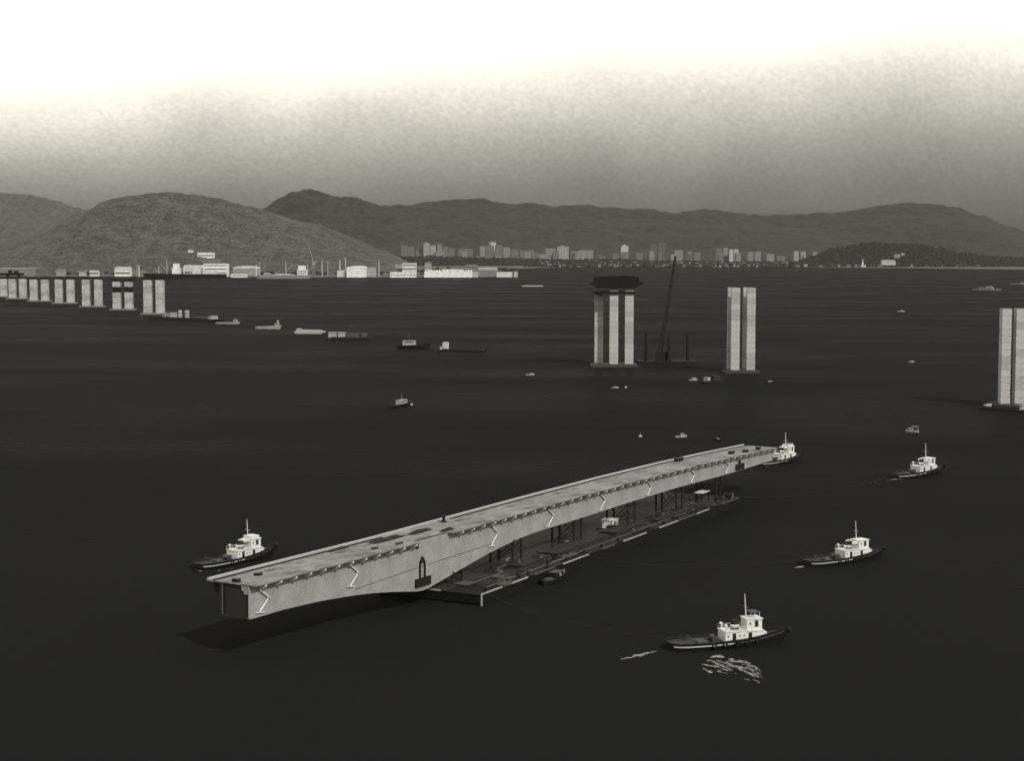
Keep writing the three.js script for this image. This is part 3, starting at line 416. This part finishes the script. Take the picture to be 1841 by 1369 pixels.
flatBarge([532, 600], [583, 600.5], 12, 2.6, 'low grey lighter next after the white ferry', [[0.12, 4, 2.5, M.wallTone[1]], [0.5, 22, 1.2, M.wallTone[1], 'cargo']], true);
flatBarge([588, 611], [670, 611], 14, 2, 'dark lighter with two small white cabins', [[0.13, 8, 5, M.boatWhite], [0.33, 7, 5, M.boatWhite], [0.48, 4, 4, M.steelMid, 'crate'], [0.62, 8, 3.4, M.steelMid, 'crate'], [0.82, 5, 4, M.steelMid, 'crate']]);
smallBoat([714, 627], [772, 627], 0, 'dark tug with one white cabin towing a low lighter', { free: 2.4, sheer: 2, beam: 9, cab: -0.12, cabL: 0.4, cabH: 4.6, funnel: true, mast: 7, name: 'harbour_tug', category: 'tugboat' });
flatBarge([790, 632], [872, 633], 12, 1.6, 'low dark lighter towed behind the harbour tug', [[0.14, 4, 6, M.wallTone[0]], [0.07, 3, 2.5, M.wallTone[1]]]);
smallBoat([700, 735], [738, 728], 0, 'small dark workboat alone in the middle water', { free: 1.2, sheer: 1, beam: 5, cab: 0.08, cabL: 0.34, cabH: 2.3, mast: 4, name: 'workboat' });
smallBoat([945, 675.5], [961, 675], 0, 'tiny pale skiff out beyond the girder', { paleHull: true, free: 0.5, beam: 1.8, cabL: 0.3, cabH: 0.9 });
smallBoat([1214, 787.5], [1234, 786.5], 0, 'small white motor boat just above the girder', { paleHull: true, free: 0.5, beam: 1.9, cabL: 0.25, cabH: 1.2 });
smallBoat([1282, 791], [1296, 794], 0, 'tiny grey skiff beside the girder far end', { free: 0.4, beam: 1.2, cabL: 0.2, cabH: 0.5 });
smallBoat([1652, 778.5], [1628, 777], 0, 'striped motor launch with a white awning', { paleHull: true, free: 0.7, beam: 2.4, cab: 0.1, cabL: 0.3, cabH: 1.3, awning: true, name: 'motor_launch' });
smallBoat([1612, 561], [1626, 561], 0, 'tiny pale boat above the far tugboats on dark water', { paleHull: true, free: 0.8, beam: 3, cabH: 1.6 });
smallBoat([1632, 652], [1643, 652], 0, 'tiny pale boat midway towards the cut off pier', { paleHull: true, free: 0.5, beam: 2, cabH: 0.7 });
smallBoat([1748, 522], [1798, 523], 0, 'pale ferry with spray beyond the cut off pier', { paleHull: true, free: 2.2, sheer: 1, beam: 9, cab: 0, cabL: 0.5, cabH: 4, upper: true, name: 'ferry', category: 'ferry' });
smallBoat([1815, 512], [1850, 512.5], 0, 'pale vessel cut by the picture edge near the far shore', { paleHull: true, free: 2.2, sheer: 1, beam: 8, cab: 0.2, cabL: 0.3, cabH: 4 });
smallBoat([1238, 685], [1253, 684.5], 0, 'small pale boat between the crane and the twin pier', { paleHull: true, free: 0.6, beam: 2.2, cabL: 0.35, cabH: 1.3 });
flatBarge([1264, 690], [1298, 688], 8, 1.2, 'small dark pontoon moored by the uncapped middle pier', [[0.2, 2, 2.4, M.wallTone[1]], [0.6, 5, 3.2, M.rustGrey, 'crate']]);
smallBoat([1372, 690], [1392, 690], 0, 'dim low boat just past the uncapped middle pier', { free: 0.6, beam: 2.4, cabL: 0.3, cabH: 1 });
smallBoat([1098, 698.5], [1112, 698.5], 0, 'tiny pale skiff in front of the capped pier', { paleHull: true, free: 0.4, beam: 1.6, cabL: 0.3, cabH: 0.6 });
flatBarge([938, 515.5], [977, 515.5], 16, 1.6, 'thin pale lighter far out below the town shore', [], true);
flatBarge([1768, 736], [1841, 741], 12, 1.2, 'dark float moored at the foot of the cut off pier', [[0.1, 1.2, 1.4, M.wallTone[1]], [0.97, 1.3, 2.4, M.boatWhite]]);
{
  const c = bLocal(sea(985, 1046)), q0 = bPoint(c[0] - 6, 0, -2.6), q1 = bPoint(c[0] + 7, 0, -2.6), g = thing('launch', 'small dark launch moored against the barge side', 'boat', q0.clone().lerp(q1, 0.5), heading(q0, q1));
  const H = hullParts(13, 3.6, { stern: 1.0, bow: 1.9, bul: 0.35, keel: 0.6, n: 16 }); obj('hull', H.shell, M.hull, g); obj('deck', H.deck, M.tugDeck, g);
  const cab = obj('cabin', block(-1, 3, 1.05, 2.6, -1.1, 1.1), M.steelDark, g); obj('roof', block(-1.2, 3.2, 2.6, 2.72, -1.3, 1.3), M.steelMid, cab); obj('life_ring', new THREE.TorusGeometry(0.4, 0.13, 8, 14).translate(1.1, 1.9, 1.18), M.boatWhite, cab); obj('bow_post', cyl(0.25, 0.2, 0.9, 5.6, 1.5, 0), M.boatWhite, g); obj('engine_box', block(-4.4, -2.6, 1.0, 1.6, -0.8, 0.8), M.steelMid, g);
}
for (const [px, py, label] of [[740, 729, 'round buoy close to the lone dark workboat'], [1125, 698, 'pale buoy beside the skiff at the capped pier'], [1151, 786, 'tiny pale buoy left of the small white motor boat']]) {
  const q = sea(px, py), k = 0.9, o = thing('buoy', label, 'buoy', q, 0, 'mooring buoys'); obj('float', new THREE.SphereGeometry(k, 14, 10).scale(1, 0.75, 1).translate(0, 0.25, 0), M.wallTone[1], o); obj('topmark', cyl(0.16, 0.1, 1.1, 0, 0.8, 0, 6), M.wallTone[1], o);
}

// ------------------------------------------------------------------ piers
function tallPier(px, py, topPy, colPx, [c1, c2], rear, label, capped) {
  const at = sea(px, py), d = -at.z, k = d / FOCAL, H = heightAt(topPy, d), w = colPx * k, g = thing('bridge_pier', label, 'bridge pier', at, 0, 'tall piers standing free in the bay'), r = rng(px);
  const xs = [(c1 - px) * k, (c2 - px) * k], dep = w * 0.75, y0 = 2.2;
  obj('pile_cap', [block(Math.min(xs[0], xs[0] + rear[0]) - w, xs[1] + w, -2, 1.4, rear[1] - dep, dep), block(Math.min(xs[0], xs[0] + rear[0]) - w * 0.7, xs[1] + w * 0.7, 1.4, y0, rear[1] - dep * 0.8, dep * 0.8)], M.capDark, g);
  const n = Math.round((H - y0) / 3.9), lh = (H - y0) / n, geo = [0, 1, 2].map((i) => metres(bx(w - i * 0.09, lh - 0.1, dep - i * 0.09, 0, 0, 0)));
  for (const [ox, oz] of [[0, 0], rear]) for (const x of xs) {
    const col = obj('column', block(x + ox - w / 2 + 0.2, x + ox + w / 2 - 0.2, y0, H - 0.05, oz - dep / 2 + 0.2, oz + dep / 2 - 0.2), M.capDark, g);
    for (let i = 0; i < n; i++) obj('lift', geo[Math.floor(r() * 3)], M.lift[Math.floor(r() * 4)], col, true).position.set(x + ox, y0 + (i + 0.5) * lh, oz);
    if (!capped) obj('starter_bars', Array.from({ length: 6 }, (_, i) => cyl(0.09, 0.09, 1.6, x + ox - w * 0.4 + w * 0.16 * i, H - 0.1, oz, 5)), M.steelDark, col);
  }
  if (capped) {
    const L = (a) => (a - px) * k, Y = (b) => heightAt(b, d);
    obj('neck_beam', [block(L(1066), L(1140), Y(528), Y(524), rear[1] - dep, dep * 0.8)], M.formwork, g);
    obj('head_falsework', plate([[L(1074), Y(518)], [L(1138), Y(518)], [L(1157), Y(509)], [L(1148), Y(506)], [L(1146), Y(497)], [L(1120), Y(495.5)], [L(1068), Y(497)], [L(1067), Y(506)], [L(1058), Y(509)]], -rear[1] + 2 * dep, rear[1] - dep), M.formwork, g);
    for (const x of xs) obj('neck', block(x - w * 0.4, x + w * 0.4, H - 0.05, Y(518), -dep * 0.4, dep * 0.4), M.concreteDim, g);
  }
  return g;
}
tallPier(1817, 733, 555, 17, [1804.5, 1830], [2.4, -10], 'tall twin column pier cut close by the picture edge');
tallPier(1334, 671, 517, 15.5, [1320.5, 1348.5], [-0.9, -12], 'tall bare topped middle pier beyond the floating crane');
tallPier(1103, 660, 522, 15.5, [1103, 1130.5], [-10.6, -14], 'tall pier with a dark wide head of falsework', true);
const twin = [[278, 567, 503, 15, 22, 'first'], [222, 559, 506, 14, 21.5, 'second'], [167, 553.5, 502, 13.5, 22, 'third'], [117.5, 547.5, 502, 13, 21, 'fourth'], [72, 543.5, 502, 13, 20, 'fifth'], [33, 539, 501, 12.5, 18.5, 'sixth'], [-1, 535.5, 501, 12, 17, 'seventh']];
for (const [i, [px, py, top, w, gap, n]] of twin.entries()) {
  const at = sea(px, py), d = -at.z, k = d / FOCAL, H = heightAt(top, d), g = thing('approach_pier', `twin wall concrete pier, ${n} in the row counted from the long work barge`, 'bridge pier', at, 0, 'row of twin wall piers');
  obj('pile_cap', block(-(gap + w) * k * 0.62, (gap + w) * k * 0.62, -2, 3.2, -8, 8), M.wallTone[3], g); obj('fender_skirt', block(-(gap + w) * k * 0.66, (gap + w) * k * 0.66, -2, 1.2, -8.6, 8.6), M.capDark, g);
  for (const s of [-1, 1]) {
    const x = s * gap * k / 2, ww = w * k, lifts = 5;
    for (let j = 0; j < lifts; j++) { const a = 3.2 + (H - 3.2) * j / lifts, b = 3.2 + (H - 3.2) * (j + 1) / lifts - 0.25; obj('wall_lift', block(x - ww / 2 + 0.15 * (j % 2), x + ww / 2 - 0.15 * (j % 2), a, b, -3.5 + 0.1 * (j % 2), 3.5 - 0.1 * (j % 2)), i === 1 && j === 3 ? M.formwork : (i + j + (s > 0)) % 3 ? M.concrete : M.concreteDim, g); }
    obj('joint_core', block(x - ww / 2 + 0.6, x + ww / 2 - 0.6, 3.2, H - 0.3, -3, 3), M.concreteDim, g);
    obj('head_block', block(x - ww * 0.6, x + ww * 0.6, H, H + 3.5, -4, 4), M.formwork, g);
  }
}
{
  const at = sea(14, 539, 0), d = -at.z, H = heightAt(499, d), g = thing('launching_gantry', 'dark launching gantry on top of the sixth twin wall pier', 'gantry', V(across(26, d), H, at.z), 0);
  obj('beam', block(-34, 18, 3.4, 8, -3, 3), M.formwork, g); obj('tower', [block(-8, -2, 8, 13, -2, 2), block(2, 9, 8, 12, -2, 2)], M.formwork, g); obj('leg', block(-12, -8, 0.3, 3.4, -2, 2), M.formwork, g); obj('leg', block(8, 12, 0.3, 3.4, -2, 2), M.formwork, g);
}
{
  const at = sea(1192, 652), d = -at.z, k = d / FOCAL, g = thing('floating_crane', 'dark floating crane with one long leaning jib between the piers', 'floating crane', at, 0), X = (px) => (px - 1192) * k, Y = (py) => heightAt(py, d);
  obj('pontoon', plate([[X(1146), 1.6], [X(1250), 1.6], [X(1250), 1], [X(1244), -1.5], [X(1152), -1.5], [X(1146), 1]], 20, -10), M.craneGrey, g);
  const house = obj('machinery_house', block(X(1178), X(1202), 1.6, 9, -5, 5), M.craneGrey, g); obj('window', block(X(1199), X(1202), 8, 10, 5, 5.1), M.glass, house);
  const foot = V(X(1186), 8, 0), tip = V(X(1213), Y(461), 0), chords = [[-1.5, -1.5], [1.5, -1.5], [1.5, 1.5], [-1.5, 1.5]].map(([a, b]) => [foot.clone().add(V(a, 0, b)), tip.clone().add(V(a * 0.3, 0, b * 0.3))]);
  const jib = obj('jib', chords.map(([a, b]) => bar(a, b, 0.42)), M.dark, g);
  for (let i = 0; i < 14; i++) { const p = (c, t) => chords[c][0].clone().lerp(chords[c][1], t); obj('lacing', [0, 1, 2, 3].map((c) => bar(p(c, i / 14), p((c + 1) % 4, (i + 1) / 14), 0.16, 4)), M.dark, jib); }
  obj('pendant_line', bar(tip.clone(), V(X(1222), 20, 0), 0.12), M.dark, g);
  for (const [px, top] of [[1161, 596], [1201, 606], [1236, 601]]) obj('spud_post', cyl(1.4, 1.2, Y(top) - 1.6, X(px), 1.6, px === 1201 ? 7 : 0, 10), M.craneGrey, g);
}

// ------------------------------------------------------------------ ships at the quay
function ship(a, b, free, label, paleHull, parts, masts) {
  const s = sea(...a), e = sea(...b), L = s.distanceTo(e), B = L * 0.13, g = thing('cargo_ship', label, 'ship', V((s.x + e.x) / 2, 0, (s.z + e.z) / 2), heading(s, e)), k = -s.z / FOCAL;
  const H = hullParts(L, B, { stern: free, bow: free + 2, bul: 1, keel: 2, n: 20, fine: 0.2, aft: 0.06 }); obj('hull', H.shell, paleHull ? M.wallTone[2] : M.hull, g); obj('deck', H.deck, M.bargeDeck, g);
  for (const [t, l, h, tone] of parts) { const x = -L / 2 + t * L, sup = obj('superstructure', [block(x - l / 2, x + l / 2, free, free + h * 0.6, -B * 0.4, B * 0.4), block(x - l * 0.35, x + l * 0.35, free + h * 0.6, free + h, -B * 0.3, B * 0.3)], tone, g); for (const q of [0.2, 0.42]) obj('window_band', block(x - l * 0.44, x + l * 0.44, free + h * q, free + h * (q + 0.08), B * 0.4, B * 0.4 + 0.2), M.bandDark, sup); }
  for (const [t, h] of masts) { const x = -L / 2 + t * L, m = obj('mast', cyl(1.0, 0.6, h, x, free, 0, 8), M.wallTone[0], g); obj('derrick', bar(V(x, free + h * 0.25, 0), V(x + h * 0.5, free + h * 0.75, 2), 0.4), M.wallTone[0], m); }
}
ship([408, 500.5], [263, 500.5], 12, 'long dark hulled cargo ship with white bridge berthed before the domed hill', false, [[0.62, 24, 34, M.brightWall], [0.2, 46, 14, M.wallTone[0]], [0.37, 26, 22, M.wallTone[0]]], [[0.74, 46], [0.45, 34], [0.52, 30], [0.84, 26]]);
ship([462, 501.5], [557, 501.5], 10, 'grey hulled cargo ship with tall white house at its end', true, [[0.86, 30, 30, M.brightWall], [0.5, 70, 5, M.wallTone[0]], [0.2, 22, 8, M.wallTone[1]]], [[0.05, 40], [0.55, 42], [0.78, 34], [0.96, 36]]);

// ------------------------------------------------------------------ buildings
function building(px0, px1, top, d, tone, label, o = {}) {             // a block seen between two columns of the print, at distance d
  const k = d / FOCAL, w = (px1 - px0) * k, H = Math.max(4, heightAt(top, d) - (o.base ?? 2.4)), dep = o.depth ?? Math.max(12, w * 0.5), g = thing(o.name ?? 'building', label, o.category ?? 'building', V(across((px0 + px1) / 2, d), o.base ?? 2.4, -d), o.turn ?? 0, o.group);
  const bands = o.bands ?? 0, bot = o.bandFrom ?? 0, wall = obj('wall', block(-w / 2, w / 2, -1, H, -dep, 0), tone, g);
  for (let i = 0; i < bands; i++) { const y = bot + (H - bot) * (i + 0.35) / bands, h = (H - bot) / bands * (o.slim ?? 0.24); if (o.split) { const n = o.split; for (let j = 0; j < n; j++) obj('window', block(-w / 2 + w * (j + 0.2) / n, -w / 2 + w * (j + 0.8) / n, y, y + h, 0.02, 0.25), M.bandDark, wall); } else obj('window_band', block(-w * 0.47, w * 0.47, y, y + h, 0.02, 0.25), M.bandDark, wall); }
  if (o.roof === 'pitch') obj('roof', plate([[-w / 2 - 1, H], [w / 2 + 1, H], [w / 2 - w * 0.06, H + Math.min(9, w * 0.2)], [-w / 2 + w * 0.06, H + Math.min(9, w * 0.2)]], dep + 2, -dep - 1), o.roofMat ?? M.roofTone[0], g);
  else if (o.roof === 'arch') { const p = []; for (let i = 0; i <= 14; i++) { const a = Math.PI * i / 14; p.push([Math.cos(a) * (w / 2 + 0.5), H + Math.sin(a) * (o.rise ?? w * 0.12)]); } obj('roof', plate(p, dep + 1, -dep - 0.5), o.roofMat ?? tone, g); }
  else if (o.roof === 'saw') for (let i = 0; i < (o.teeth ?? 8); i++) { const n = o.teeth ?? 8, a = -w / 2 + w * i / n, b = -w / 2 + w * (i + 1) / n; obj('roof_bay', plate([[a + 0.1, H], [b - 0.1, H], [b - 0.1, H + 1], [(a + b) / 2, H + 6]], dep, -dep), i % 3 ? M.brightWall : M.wallTone[0], g); }
  else { obj('roof', block(-w / 2 - 0.4, w / 2 + 0.4, H, H + 1.2, -dep - 0.4, 0.4), o.roofMat ?? M.roofTone[1], g); if (o.lift) obj('lift_house', block(-w * 0.2, w * 0.15, H + 1.2, H + 1.2 + o.lift, -dep * 0.7, -dep * 0.2), tone, g); }
  return g;
}
const standing = (hill, px, py, d0, d1) => { for (let d = d0; d < d1; d += 4) { const h = heightAt(py, d); if (hill(across(px, d), -d) >= h) return [d - 6, h - 2]; } return [d1, heightAt(py, d1) - 2]; };
const W0 = M.wallTone, DL = 5330, DT = 9750;
building(367, 410, 474, 5450, M.brightWall, 'large white storeyed building behind the dark cargo ship', { bands: 3, bandFrom: 6 });
building(331, 365, 482, 5500, W0[0], 'pale gabled warehouse beside the large white storeyed building', { roof: 'pitch', roofMat: W0[0], bands: 1 });
building(420, 466, 483, 5600, W0[2], 'broad arched grey shed between the two cargo ships', { roof: 'arch', rise: 9, roofMat: W0[0] });
building(416, 444, 492, 5310, M.brightWall, 'low white shed at the water below the arched shed', { bands: 1 });
{ const Q = standing(dome, 371, 463, 5860, 6700); building(357, 386, 455, Q[0], M.brightWall, 'long white building up on the domed hill', { base: Q[1], bands: 1, depth: 24, roofMat: W0[0] }); }
{ const Q = standing(dome, 344, 454, 5860, 6700); building(340, 349, 450, Q[0], W0[0], 'small white house highest on the domed hill', { base: Q[1], depth: 12, roof: 'pitch' }); }
{ const Q = standing(dome, 380, 473, 5860, 6700); building(363, 396, 466, Q[0], W0[3], 'dim grey block under the long white hill building', { base: Q[1], bands: 2 }); }
building(624, 658, 482, 5300, M.brightWall, 'big bright white shed alone at the water edge', { roof: 'arch', rise: 6, depth: 70 });
building(660, 676, 481, 5360, W0[1], 'grey gridded block right beside the bright white shed', { bands: 3, split: 5 });
building(702, 748, 490, 5290, M.brightWall, 'long low white shed with a row of dark openings', { bands: 1, split: 8, roofMat: W0[0] });
building(763, 849, 489, 5290, M.brightWall, 'longest white waterside shed with sawtooth roof', { roof: 'saw', teeth: 18 });
building(796, 832, 484, 5420, W0[0], 'pale upper storey rising behind the sawtooth shed', { bands: 1 });
building(724, 749, 473, 5800, W0[0], 'striped pale building behind the long low white shed', { bands: 3 });
building(711, 724, 475, 5850, W0[2], 'small grey building left of the striped pale one', { bands: 1 });
building(764, 776, 474, 5850, W0[2], 'small grey gabled house above the sawtooth shed', { roof: 'pitch' });
building(850, 860, 488, 5300, W0[1], 'small grey hut joined to the sawtooth shed end', {});
building(838, 858, 476, 5900, W0[3], 'dim block behind the end of the sawtooth shed', { bands: 2 });
building(860, 895, 486, 5400, W0[3], 'dim open shed near the tip of the quay', { roof: 'pitch', roofMat: W0[1] });
building(893, 922, 489, 5340, W0[0], 'pale low shed at the tip of the quay', {});
building(924, 931, 488, 5330, W0[1], 'tiny grey hut at the very tip of the quay', {});
building(607, 622, 486, 5320, W0[0], 'low pale hut close left of the bright white shed', {});
building(208, 236, 485, 5500, M.brightWall, 'white clustered warehouse above the second twin wall pier', { roof: 'pitch', roofMat: W0[0], bands: 1 });
building(163, 179, 486, 5500, W0[0], 'white block above the third twin wall pier', { bands: 1 });
building(144, 156, 489, 5500, W0[1], 'small pale house left of the white block over the piers', { roof: 'pitch' });
building(103, 119, 487, 5500, W0[2], 'grey shed above the fourth twin wall pier', { roof: 'pitch' });
building(0, 66, 483, 5700, W0[3], 'long grey shed behind the launching gantry', { roofMat: W0[1] });
building(66, 96, 485, 5600, W0[4], 'dark shed beside the long grey shed at the picture edge', {});
building(240, 262, 486, 5600, W0[3], 'dim shed just behind the dark ship bow', {});
for (const [px, top, label] of [[462, 476, 'slim pale chimney above the arched shed'], [248, 476, 'slim pale chimney near the dark ship bow'], [252, 477, 'second slim chimney near the dark ship bow'], [580, 470, 'pale pile tower left of the chimney stacks pair'], [590, 470, 'pale pile tower right of its twin'], [612, 468, 'slim dark framed mast behind the quay hut'], [622, 463, 'taller pale light mast behind the bright white shed'], [682, 468, 'short pale light mast past the gridded block']]) {
  const d = 5380, k = d / FOCAL, h = heightAt(top, d) - 2.4, o = thing('chimney', label, 'chimney', V(across(px, d), 2.4, -d)); obj('shaft', cyl(2.2, 1.5, h, 0, 0, 0, 10), W0[px % 3], o); obj('rim', cyl(1.8, 1.8, 1.2, 0, h - 0.6, 0, 10), W0[2], o);
}
{
  const d = 5320, g = thing('quay_crane', 'tall dim quay crane with raised jib behind the grey cargo ship', 'crane', V(across(565, d), 2.4, -d)), Y = (py) => heightAt(py, d) - 2.4, X = (px) => across(px, d) - across(565, d);
  obj('tower', [bar(V(-5, 0, 4), V(0, Y(474), 0), 1), bar(V(5, 0, 4), V(0, Y(474), 0), 1), bar(V(-5, 0, -6), V(0, Y(474), 0), 1), bar(V(5, 0, -6), V(0, Y(474), 0), 1)], W0[3], g); obj('cab', block(-4, 5, Y(478), Y(471), -3, 3), W0[2], g); obj('jib', bar(V(0, Y(474), 0), V(X(556), Y(440), 0), 0.9), W0[2], g); obj('counterweight', block(4, 9, Y(474), Y(470), -2, 2), W0[3], g);
}
// town blocks beyond the low rise
const blocks = [
  [722, 733, 441, 3, 'dim slim block first of the town row from the port'], [734, 746, 444, 3, 'dim square block second of the town row from the port'], [748, 760, 449, 3, 'low dim block before the pale double tower'],
  [762, 773, 438, 1, 'pale broad tower brightest in the town row over the sawtooth shed', 5], [774, 784, 442, 1, 'pale tower pressed against the brightest broad tower'], [787, 795, 440, 2, 'slim mid grey tower past the pale double tower'], [797, 806, 444, 3, 'dim slim block in the gap after the slim grey tower'], [807, 817, 447, 3, 'dim low block before the wide grey slab'],
  [824, 850, 448, 3, 'wide dim slab over the quay tip sheds'], [863, 873, 443, 2, 'grey tower left of the pale topped block'], [874, 888, 442, 3, 'broad dim slab under the pale roof house', 8], [890, 904, 441, 3, 'dim slab right of the pale roof house'], [905, 917, 445, 2, 'grey slab with a pale edge in mid town'], [919, 932, 449, 3, 'dim squat slab past the mid town pair'], [934, 946, 451, 3, 'last dim squat slab before the town gap'],
  [950, 960, 450, 3, 'dim stepped block after the town gap'], [961, 971, 455, 3, 'low dim block beside the stepped block'], [981, 999, 447, 2, 'square grey block left of the pale twin topped one'], [1002, 1022, 444, 1, 'pale square block with a notched roof in mid town', 5], [1026, 1050, 453, 1, 'long pale low slab in mid town'], [1040, 1066, 450, 2, 'grey slab behind the long pale low slab'],
  [1116, 1129, 443, 0, 'bright lone tower with a small roof house', 7], [1168, 1180, 440, 4, 'dim tall block up the slope past the lone tower'], [1182, 1196, 437, 4, 'faint dark tall block up the slope'], [1212, 1227, 450, 2, 'grey tower just past the crane jib'], [1236, 1243, 454, 1, 'small pale cube past the crane jib'], [1286, 1296, 447, 3, 'dim slim tower left of the bright twin tower'], [1299, 1307, 446, 2, 'grey slim tower touching the bright twin tower'], [1310, 1317, 449, 0, 'bright left half of the twin tower over the uncapped pier', 0], [1318.5, 1326, 449, 0, 'bright right half of the twin tower over the uncapped pier', 0],
  [1341, 1352, 457, 3, 'dim low block after the bright twin tower'], [1356, 1366, 453, 2, 'grey tower after the bright twin tower'], [1426, 1434, 452, 1, 'pale left tower of the last town pair'], [1438, 1447, 453, 1, 'pale right tower of the last town pair'],
];
for (const [a, b, top, tone, label, lift] of blocks) building(a, b, top, DT - (tone < 2 ? 60 : 0), M.town[tone], label, { name: 'tower_block', category: 'tower block', bands: 6, bandFrom: 30, split: b - a > 10 ? 4 : 3, lift, depth: 22, roofMat: W0[Math.min(4, tone + 1)] });
building(880, 892, 437, DT + 60, W0[0], 'pale roof house standing above the mid town slabs', { name: 'tower_block', category: 'tower block', roof: 'pitch', bands: 6, bandFrom: 60 });
{
  const d = 8350, o = thing('church', 'small white spire at the foot of the dark knoll', 'church', V(across(1549, d), 2.6, -d)), Y = (py) => heightAt(py, d) - 2.6; obj('nave', block(-9, 14, 0, 12, -10, 10), W0[1], o); obj('spire', [block(-5, 5, 0, Y(476), -5, 5), new THREE.ConeGeometry(5.6, Y(464) - Y(476), 8).translate(0, (Y(464) + Y(476)) / 2, 0)], W0[0], o);
}
building(1584, 1608, 469, 8380, W0[1], 'pale boat shaped long building on the knoll shore', { base: 14, roof: 'arch', rise: 4 });
{ const Q = standing(knoll, 1611, 465, 8530, 8900); building(1606, 1616, 459, Q[0], W0[2], 'small grey house up on the knoll', { base: Q[1], roof: 'pitch' }); }
{ const Q = standing(knoll, 1621, 462, 8530, 8900); building(1618, 1624, 456, Q[0], W0[2], 'higher small grey house up on the knoll', { base: Q[1], roof: 'pitch' }); }
{ // many small houses along the far shore
  const spots = [[960, 'below the stepped block'], [1010, 'below the notched roof block'], [1045, 'below the long pale slab'], [1085, 'above the capped pier head'], [1122, 'below the bright lone tower'], [1160, 'past the bright lone tower'], [1205, 'by the crane jib tip'], [1240, 'below the small pale cube'], [1275, 'short of the bright twin tower'], [1318, 'below the bright twin tower'], [1355, 'past the bright twin tower'], [1400, 'short of the last town pair'], [1440, 'below the last town pair'], [1500, 'at the near foot of the knoll'], [1549, 'by the white spire'], [1600, 'by the boat shaped building'], [1660, 'below the middle of the knoll'], [1720, 'at the far foot of the knoll'], [1790, 'above the pale ferry']];
  const r = rng(99);
  for (let i = 0; i < 150; i++) {
    const px = i < 112 ? 945 + 520 * r() : 1470 + 360 * r(), rear = i < 112 && r() > 0.5, d = rear ? 9120 + 120 * r() : 8420 + 500 * r(), x = across(px, d);
    const base = rear ? Math.max(2.6, rise(x, -d) - 1) : 2.6, w = (2.5 + 6 * r() * r()), top = HORIZON + (CAM_H - base - (5 + 8 * r())) * FOCAL / d;
    const tone = 1 + Math.floor(r() * 3.4), roof = r() > 0.4 ? 'pitch' : 'flat', near = spots.reduce((a, q) => Math.abs(q[0] - px) < Math.abs(a[0] - px) ? q : a)[1];
    building(px - w / 2, px + w / 2, top, d, M.town[tone], `${w > 5 ? 'wide' : 'small'} ${['', 'pale', 'grey', 'dim', 'dark'][tone]} ${roof === 'pitch' ? 'gabled' : 'flat roofed'} house ${rear ? 'up the rise' : 'by the shore'} ${near}`, { name: 'house', category: 'house', group: 'small houses along the far shore', base, roof, depth: 10, roofMat: M.roofTone[Math.floor(r() * 3)] });
  }
}
const brief = (t) => { const w = t.split(' ').slice(0, 8); while (/^(of|the|over|past|before|in|under|behind|up|with|to|after|a|from|and|left|right|its|beside|row|town|mid|pale|slim|bright|small|grey)$/.test(w[w.length - 1])) w.pop(); return w.join(' '); };
{ // plain low blocks that fill the gaps of the town
  const r = rng(123), near = blocks.map((q) => [(q[0] + q[1]) / 2, q[4]]);
  for (let i = 0; i < 34; i++) {
    const px = 735 + 730 * (i + r()) / 34, w = 6 + 9 * r(), tone = 2 + Math.floor(r() * 2.6), [, who] = near.reduce((a, q) => Math.abs(q[0] - px) < Math.abs(a[0] - px) ? q : a);
    building(px - w / 2, px + w / 2, 452 + 9 * r(), 9690 - 40 * r(), M.town[tone], `${['', '', 'grey', 'dim', 'dark'][tone]} low block in front of the ${brief(who)}`, { name: 'low_block', category: 'building', group: 'low town blocks', bands: 3, bandFrom: 30, split: 3, depth: 18, roofMat: W0[Math.min(4, tone + 1)] });
  }
}
{ // alike small things are told apart by their order along the shore
  const same = new Map();
  for (const o of scene.children) if (['house', 'building'].includes(o.userData.category)) same.set(o.userData.label, [...(same.get(o.userData.label) ?? []), o]);
  for (const list of same.values()) if (list.length > 1) list.sort((a, b) => a.position.x / a.position.z < b.position.x / b.position.z ? 1 : -1).forEach((o, i) => { o.userData.label += ', ' + (i === 0 ? 'leftmost' : i === list.length - 1 ? 'rightmost' : i === 1 ? 'second' : 'third'); });
}
renderer.render(scene, camera);
